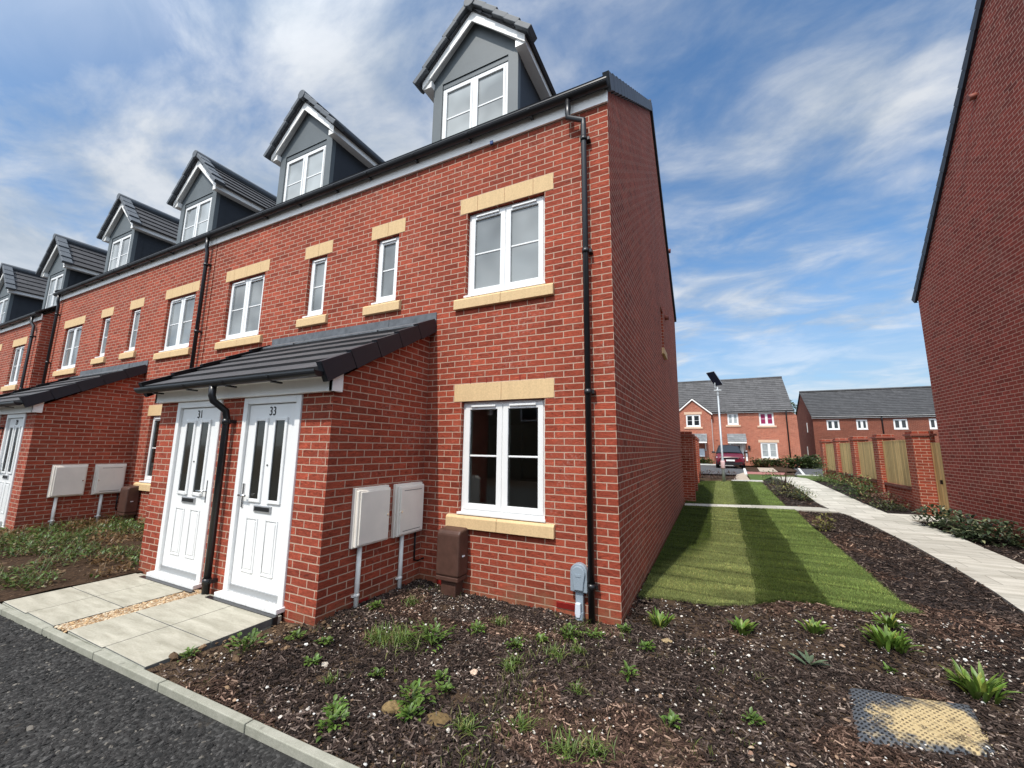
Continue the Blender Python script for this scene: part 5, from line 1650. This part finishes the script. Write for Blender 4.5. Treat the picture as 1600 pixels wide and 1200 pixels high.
for (x, y, kd, sc, lab) in W:
    L, sg = weed(kd, sc)
    leaf_mesh('weed', L, at(x, y, .012), M['leaf'], sg, label=lab or 'small green weed tuft sprouting from the dark mulch', cat='weed', group='weeds in the front mulch bed' if not lab else 'weeds in the front bed')

# thin strays of grass over the front bed
P = np.stack([rng.uniform(-2.3, 1.2, 5200), rng.uniform(-2.45, -.05, 5200)], -1)
nz = np.array([mnoise.noise(Vector((a * 1.3, b * 1.3, 8))) + .7 * mnoise.noise(Vector((a * 5, b * 5, 3))) for a, b in P])
P = P[(nz > .28)]
blades('weed_grass', P, rng.uniform(.02, .06, len(P)), rng.uniform(.0012, .0024, len(P)), pal(len(P), [(.12, .19, .03), (.17, .2, .05), (.25, .22, .10)]), .8, .012, label='sparse seedling grass among the mulch')
# the overgrown bed left of the slabs
L = []
n = 14000
for i in range(n):
    x = random.uniform(-12.5, -5.62); y = random.uniform(-2.45, -.08)
    v = mnoise.noise(Vector((x * .9, y * 1.2, 5))) + .55 * mnoise.noise(Vector((x * 3, y * 3, 1)))
    if y < -1.5 and x > -6.6: v -= .25
    if y > -1.46 and x < -10.2: continue
    if v < -.30: continue
    b = (x, y, gzf(x, y) + random.uniform(0, .11) * (1 + v))
    c = jc((.085, .14, .03), .5) if random.random() < .8 else jc((.20, .17, .06))
    if mnoise.noise(Vector((x * 1.1, y * 1.5, 15))) > .22: c = jc((.20, .12, .05), .3)
    if random.random() < .45:
        L.append((b, random.uniform(0, 6.28), random.uniform(.4, 1.4), random.uniform(.06, .18), random.uniform(.002, .004), random.uniform(.4, 1.4), c))
    else:
        L.append((b, random.uniform(0, 6.28), random.uniform(0, 1.1), random.uniform(.03, .085), random.uniform(.008, .019), random.uniform(.2, 1), c))
o = leaf_mesh('weeds', L, (0, 0, 0), M['leaf'], 3, label='tangle of weeds covering the bed left of the paving slabs'); o['kind'] = 'stuff'

# rhododendron-like shrubs at the right wall
for (x, y, n, R, H, lab) in ((5.27, 8.25, 300, .40, .52, 'dark leathery-leaved shrub against the right brick wall, next to the gate'), (5.42, 7.55, 260, .38, .46, 'middle leathery-leaved shrub along the right brick wall'), (5.55, 6.75, 300, .46, .44, 'leathery-leaved shrub at the right edge, nearest along the brick wall'), (5.3, 7.1, 130, .30, .34, 'lowest leathery-leaved shrub in front of the middle one by the wall')):
    leaf_mesh('shrub', bush(n, R, H, .13, .026, (.060, .085, .040), .12, (.34, .36, .20)), at(x, y), M['leaf'], 3, label=lab, cat='shrub', group='leathery shrubs by the right wall')
# bed between path and piers
for (x, y, n, R, H, col, lab) in (
        (5.12, 14.0, 220, .55, .55, (.045, .075, .025), 'big dark green shrub in front of the third pier from the gate'),
        (5.05, 12.4, 170, .45, .45, (.05, .085, .025), 'dark green shrub between path and second fence panel'),
        (5.3, 13.1, 150, .3, .62, (.10, .12, .03), 'taller yellow-green shrub against the second pier'),
        (5.2, 11.3, 200, .5, .34, (.10, .055, .035), 'low reddish brown shrub below the nearest fence panel'),
        (5.15, 10.6, 120, .4, .22, (.05, .06, .025), 'flat dark shrub at the foot of the nearest pier'),
        (5.2, 16.0, 170, .45, .4, (.09, .13, .035), 'light green shrub at the fourth pier'),
        (5.25, 18.2, 150, .38, .8, (.07, .09, .03), 'tall loose shrub at the last pier'),
        (4.95, 17.2, 100, .4, .35, (.10, .12, .045), 'low pale shrub at the far end of the path')):
    leaf_mesh('shrub', bush(int(n * 1.7), R * 1.15, H * 1.2, .085, .024, tuple(c * 1.5 for c in col), .10), at(x, y), M['leaf'], 2, label=lab, cat='shrub', group='shrubs along the pier wall')
# bed between lawn and path
for (x, y, n, R, H, col, lab) in (
        (3.05, 12.2, 260, .50, .42, (.075, .085, .025), 'spreading olive green shrub between far lawn and path'),
        (3.35, 11.5, 160, .30, .36, (.065, .09, .025), 'spiky green shrub beside the path behind the cross path'),
        (2.95, 15.2, 200, .40, .48, (.065, .10, .025), 'rounded green shrub at the end of the far lawn'),
        (2.80, 13.4, 90, .35, .25, (.10, .08, .06), 'low greyish shrub at the edge of the far lawn'),
        (2.92, 6.75, 90, .17, .34, (.16, .15, .035), 'small yellowish shrub alone in the mulch strip by the near lawn')):
    leaf_mesh('shrub', bush(int(n * 1.6), R * 1.1, H * 1.15, .075, .018, tuple(c * 1.45 for c in col), .12, (.36, .30, .09)), at(x, y), M['leaf'], 2, label=lab, cat='shrub', group='shrubs between lawn and path')
# twiggy young shrub
m = MB(); random.seed(21)
cx, cy = 3.15, 13.6; cz = gzf(cx, cy)
for i in range(16):
    a = random.uniform(0, 6.28); h = random.uniform(.5, 1.0); rr = random.uniform(.1, .45)
    p0 = (cx + random.uniform(-.1, .1), cy + random.uniform(-.1, .1), cz); p1 = (cx + rr * .5 * math.cos(a), cy + rr * .5 * math.sin(a), cz + h * .55); p2 = (cx + rr * math.cos(a), cy + rr * math.sin(a), cz + h)
    m.tube([p0, p1, p2], [.008, .006, .003], 5)
tw = m.build('twiggy_shrub', noisy('bare_twig', (.09, .05, .035), .2, 20, .9, .2), org=(cx, cy, cz))
tag(tw, 'bare twiggy shrub standing between lawn and path', 'shrub')
leaf_mesh('foliage', [((random.uniform(-.35, .35), random.uniform(-.3, .3), random.uniform(.3, .95)), random.uniform(0, 6.28), random.uniform(-.3, .8), .05, .014, .4, jc((.12, .10, .05), .4)) for i in range(70)], (0, 0, 0), M['leaf'], 2).parent = tw
# reddish stems by the lamp
for i, x in enumerate((.42, .66, .85, 1.05, 1.48, 1.68)):
    y = 16.6 + .35 * math.sin(i * 2.1)
    leaf_mesh('red_shrub', bush(90, .16, .40, .08, .016, (.13, .07, .055), .2, (.16, .15, .1)), at(x, y), M['leaf'], 2, label='small reddish shrub in the row behind the street lamp', cat='shrub', group='reddish shrubs behind the street lamp')
# low planting in front of the far houses
random.seed(5)
protos = []
k = 0
for (xa, xb, ya, n, H) in ((-.6, .75, 33.7, 4, .5), (3.7, 5.7, 33.6, 7, .55), (5.6, 7.4, 31.0, 6, .75), (7.0, 11.5, 35.0, 8, .8)):
    for i in range(n):
        x = xa + (xb - xa) * (i + .5) / n; y = ya + random.uniform(-.3, .3)
        if len(protos) < 4:
            o = leaf_mesh('hedge_plant', bush(190, .40, .62, .15, .05, [(.05, .08, .025), (.07, .10, .03), (.045, .065, .025), (.09, .115, .035)][len(protos)], .06), at(x, y), M['leaf'], 2); protos.append(o)
        else:
            o = protos[k % 4].copy(); COL.objects.link(o); o.location = at(x, y); o.rotation_euler.z = random.uniform(0, 6)
        o.scale = (H / .55,) * 3
        tag(o, 'low green shrub in the planted row before the far houses', 'shrub', 'low shrubs before the far houses'); k += 1
# tree top behind the gap between the far houses
t = empty('tree', (9.6, 58, .5), 'distant tree showing in the gap between the two far houses', 'tree')
m = MB(); m.tube([(9.6, 58, .3), (9.7, 58, 3), (9.55, 58, 5.6)], [.25, .18, .08], 8)
for a in range(5):
    an = a * 1.26; m.tube([(9.65, 58, 3 + a * .4), (9.65 + 1.2 * math.cos(an), 58 + 1.2 * math.sin(an), 4.8 + a * .4)], [.09, .03], 6)
m.build('trunk', noisy('bark', (.08, .055, .04), .25, 12, .95, .1), t)
L = []
for i in range(1500):
    a = random.uniform(0, 6.28); z = random.uniform(3.0, 8.3); rr = 2.3 * math.sin(PI * min(1, (z - 2.2) / 6.6)) * random.random() ** .5
    rr *= 1 + .4 * mnoise.noise(Vector((math.cos(a) * 2, math.sin(a) * 2, z)))
    L.append(((9.6 + rr * math.cos(a), 58 + rr * math.sin(a), z), random.uniform(0, 6.28), random.uniform(-.6, .9), .3, .12, .4, jc((.075, .10, .035), .4)))
o = leaf_mesh('crown', L, (0, 0, 0), M['leaf'], 2); o.parent = t; o.location = -Vector(t.location)

# ------------------------------------------------------------------ plastic ground grid and loose stones
q = [(1.63, -.28), (2.33, -.15), (2.20, -.76), (1.54, -.95)]
bm_v = []
NX, NY = 18, 12; V, F, UV = [], [], []
for j in range(NY + 1):
    for i in range(NX + 1):
        u, v_ = i / NX, j / NY
        a = Vector(q[0]).lerp(Vector(q[1]), u); b = Vector(q[3]).lerp(Vector(q[2]), u); p = a.lerp(b, v_)
        z = gzf(p.x, p.y) + .024 + .012 * mnoise.noise(Vector((p.x * 3, p.y * 3, 0))) - (.02 if i in (0, NX) or j in (0, NY) else 0)
        V.append((p.x, p.y, z)); UV.append((u * .68, v_ * .64))
m = MB()
for j in range(NY):
    for i in range(NX):
        ids = [(j+1)*(NX+1)+i, (j+1)*(NX+1)+i+1, j*(NX+1)+i+1, j*(NX+1)+i]
        m.face([V[a] for a in ids], 0, [UV[a] for a in ids], smooth=True)
g = m.build('ground_grid', M['grid'], org=(1.92, -.54, .1)); tag(g, 'square black plastic ground grid half covered with yellow sand in the mulch', 'ground mat')
n = 700
P = np.stack([rng.normal(1.99, .17, n), rng.normal(-.56, .11, n)], -1)
P = P[in_poly(P[:, 0], P[:, 1], q)]; n = len(P)
pebbles('sand', P, rng.uniform(.0014, .0032, len(P)), pal(len(P), [(.58, .44, .23), (.45, .32, .15), (.66, .54, .33)]), .026, .6, label='yellow sand spilled over the plastic ground grid')


def rock(x, y, s, col, lab, fl=.6):
    bm = bmesh.new(); bmesh.ops.create_icosphere(bm, subdivisions=3, radius=1)
    for v in bm.verts:
        k = 1 + .28 * mnoise.fractal(v.co * 1.6 + Vector((x * 7, y * 5, 0)), .7, 2, 4)
        v.co = Vector((v.co.x * s * k * 1.35, v.co.y * s * k, v.co.z * s * k * fl))
    me = bpy.data.meshes.new('stone'); bm.to_mesh(me); bm.free()
    me.materials.append(noisy('stone_' + lab[:8], col, .3, 40, .9, .2, .8, 60))
    o = bpy.data.objects.new('stone', me); COL.objects.link(o); o.location = at(x, y, s * fl * .45); o.rotation_euler = (0, 0, x * 9)
    tag(o, lab, 'stone')


rock(-.99, -2.04, .052, (.19, .13, .06), 'brown lump of soil left of the tall broad-leaved weed', .8)
rock(-.69, -1.97, .062, (.15, .10, .045), 'long brown clod right of the tall broad-leaved weed', .45)
rock(-.82, -1.36, .028, (.60, .44, .33), 'pale pinkish stone in the middle of the mulch bed')
rock(-1.03, -1.80, .040, (.22, .14, .08), 'flat brown clod between small weeds', .4)
rock(-1.06, -2.14, .022, (.66, .64, .58), 'white round stone near the kerb')
rock(-1.84, -1.84, .026, (.52, .46, .38), 'cream stone in the mulch near the soil bank')
rock(-2.05, -2.0, .026, (.62, .60, .55), 'white flat flint in the mulch below the dense dark weed', .4)
rock(.42, -.15, .035, (.30, .22, .12), 'tan clod beside the plant at the gable corner', .5)
random.seed(3)
for i in range(60):
    x = -2.75 + random.expovariate(2.6); y = random.uniform(-2.45, -1.4)
    if x > -1.9 or (x < -2.43 and y > -1.5): continue
    pass

# ------------------------------------------------------------------ camera
FPX, YAW, PITCH, ROLL = 628.277, -0.459027, 0.155967, 0.012528
fw = Vector((math.sin(YAW) * math.cos(PITCH), math.cos(YAW) * math.cos(PITCH), math.sin(PITCH)))
r0 = Vector((math.cos(YAW), -math.sin(YAW), 0)); u0 = r0.cross(fw)
rr_ = math.cos(ROLL) * r0 + math.sin(ROLL) * u0; uu_ = -math.sin(ROLL) * r0 + math.cos(ROLL) * u0
cam = bpy.data.cameras.new('camera'); cam.sensor_width = 36; cam.lens = 36 * FPX / 1600; cam.clip_start = .05; cam.clip_end = 2000
co = bpy.data.objects.new('camera', cam); COL.objects.link(co)
mt = Matrix((rr_, uu_, -fw)).transposed().to_4x4(); mt.translation = Vector((.87375, -4.20305, 1.77242)); co.matrix_world = mt
scene.camera = co

# ------------------------------------------------------------------ light
EL, AZ = math.radians(56), math.radians(186.8)          # azimuth measured from +y towards +x
sd = Vector((math.sin(AZ) * math.cos(EL), math.cos(AZ) * math.cos(EL), math.sin(EL)))
sun = bpy.data.lights.new('sun', 'SUN'); sun.energy = 3.9; sun.angle = math.radians(.55); sun.color = (1.0, .95, .875)
so = bpy.data.objects.new('sun', sun); COL.objects.link(so); so.rotation_euler = (-sd).to_track_quat('-Z', 'Y').to_euler(); so.location = (0, -10, 30)

w = bpy.data.worlds.new('World'); scene.world = w; w.use_nodes = True
t = w.node_tree; t.nodes.clear()
N = lambda ty: t.nodes.new(ty)
out = N('ShaderNodeOutputWorld'); bg = N('ShaderNodeBackground'); t.links.new(bg.outputs[0], out.inputs[0])
sky = N('ShaderNodeTexSky'); sky.sky_type = 'NISHITA'; sky.sun_disc = False; sky.sun_elevation = EL; sky.sun_rotation = AZ
sky.air_density = 1.0; sky.dust_density = .6; sky.ozone_density = 2.2
bg.inputs['Strength'].default_value = .15
tc = N('ShaderNodeTexCoord'); sp = N('ShaderNodeSeparateXYZ'); t.links.new(tc.outputs['Generated'], sp.inputs[0])
def mth(op, a, b=None, c=None):
    n = N('ShaderNodeMath'); n.operation = op
    for i, v in enumerate((a, b, c)):
        if v is None: continue
        if hasattr(v, 'links'): t.links.new(v, n.inputs[i])
        else: n.inputs[i].default_value = v
    return n.outputs[0]
zc = mth('MAXIMUM', sp.outputs['Z'], 0.0); den = mth('ADD', zc, .16)
cb = N('ShaderNodeCombineXYZ'); t.links.new(mth('DIVIDE', sp.outputs['X'], den), cb.inputs[0]); t.links.new(mth('DIVIDE', sp.outputs['Y'], den), cb.inputs[1])
def nz(scale, rot, sc, loc, detail=8, rough=.6, dist=.6):
    mp = N('ShaderNodeMapping'); t.links.new(cb.outputs[0], mp.inputs[0]); mp.inputs['Rotation'].default_value = (0, 0, rot); mp.inputs['Scale'].default_value = sc; mp.inputs['Location'].default_value = loc
    n = N('ShaderNodeTexNoise'); t.links.new(mp.outputs[0], n.inputs['Vector']); n.inputs['Scale'].default_value = scale; n.inputs['Detail'].default_value = detail; n.inputs['Roughness'].default_value = rough; n.inputs['Distortion'].default_value = dist
    return n.outputs['Fac']
def rmp(v, a, b, lo=0.0, hi=1.0):
    n = N('ShaderNodeMapRange'); n.interpolation_type = 'SMOOTHSTEP'; t.links.new(v, n.inputs[0]); n.inputs[1].default_value = a; n.inputs[2].default_value = b; n.inputs[3].default_value = lo; n.inputs[4].default_value = hi
    return n.outputs[0]
big = nz(.95, .35, (1, 1, 1), (5.5, 9.1, 0), 4, .5, .4)
wisp = nz(2.3, .62, (1, 1.45, 1), (.4, 5.2, 0), 9, .58, .45)
fine = nz(7.0, .62, (1, 1.6, 1), (2, 1, 0), 6, .6, .5)
side = rmp(mth('DIVIDE', sp.outputs['X'], mth('ADD', mth('ABSOLUTE', sp.outputs['Y']), .4)), -1.1, .75, .07, -.07)      # thicker cloud to the west
cl = mth('ADD', mth('ADD', mth('MULTIPLY', big, .62), mth('MULTIPLY', wisp, .40)), mth('MULTIPLY', fine, .14))
mask = rmp(mth('ADD', cl, side), .425, .74)
haze = rmp(sp.outputs['Z'], .0, .46, 1.0, 0.0)
mask = mth('MINIMUM', mth('MAXIMUM', mask, mth('MULTIPLY', haze, rmp(wisp, .25, .75, .6, 1.0))), .92)
# blue of the open sky
tint = N('ShaderNodeMix'); tint.data_type = 'RGBA'; tint.blend_type = 'MULTIPLY'; tint.inputs[0].default_value = 1; t.links.new(sky.outputs[0], tint.inputs[6]); tint.inputs[7].default_value = (.80, 1.10, 1.26, 1)
# cloud brightness added towards the sun, behind the camera, to fill shaded fronts
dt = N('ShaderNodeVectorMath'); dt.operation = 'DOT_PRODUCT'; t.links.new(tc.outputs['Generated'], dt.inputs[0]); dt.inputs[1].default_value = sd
fill_glow = rmp(dt.outputs['Value'], .28, 1.0, 1.0, 3.3)
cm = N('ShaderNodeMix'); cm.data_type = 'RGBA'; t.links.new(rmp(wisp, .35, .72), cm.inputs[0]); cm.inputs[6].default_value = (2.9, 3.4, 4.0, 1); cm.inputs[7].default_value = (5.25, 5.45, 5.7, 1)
gl = N('ShaderNodeVectorMath'); gl.operation = 'SCALE'; t.links.new(cm.outputs[2], gl.inputs[0]); t.links.new(fill_glow, gl.inputs['Scale'])
mask2 = mth('MAXIMUM', mask, rmp(dt.outputs['Value'], .25, .7, 0.0, .85))  # added cloud cover round the sun, out of view, widens the fill
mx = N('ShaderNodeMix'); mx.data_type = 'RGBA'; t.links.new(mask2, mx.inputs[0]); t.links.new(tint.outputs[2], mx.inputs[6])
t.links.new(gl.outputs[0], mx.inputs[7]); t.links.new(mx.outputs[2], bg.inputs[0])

scene.view_settings.view_transform = 'Standard'; scene.view_settings.look = 'None'; scene.view_settings.exposure = 0
scene.render.engine = 'CYCLES'
scene.cycles.max_bounces = 8; scene.cycles.transparent_max_bounces = 8
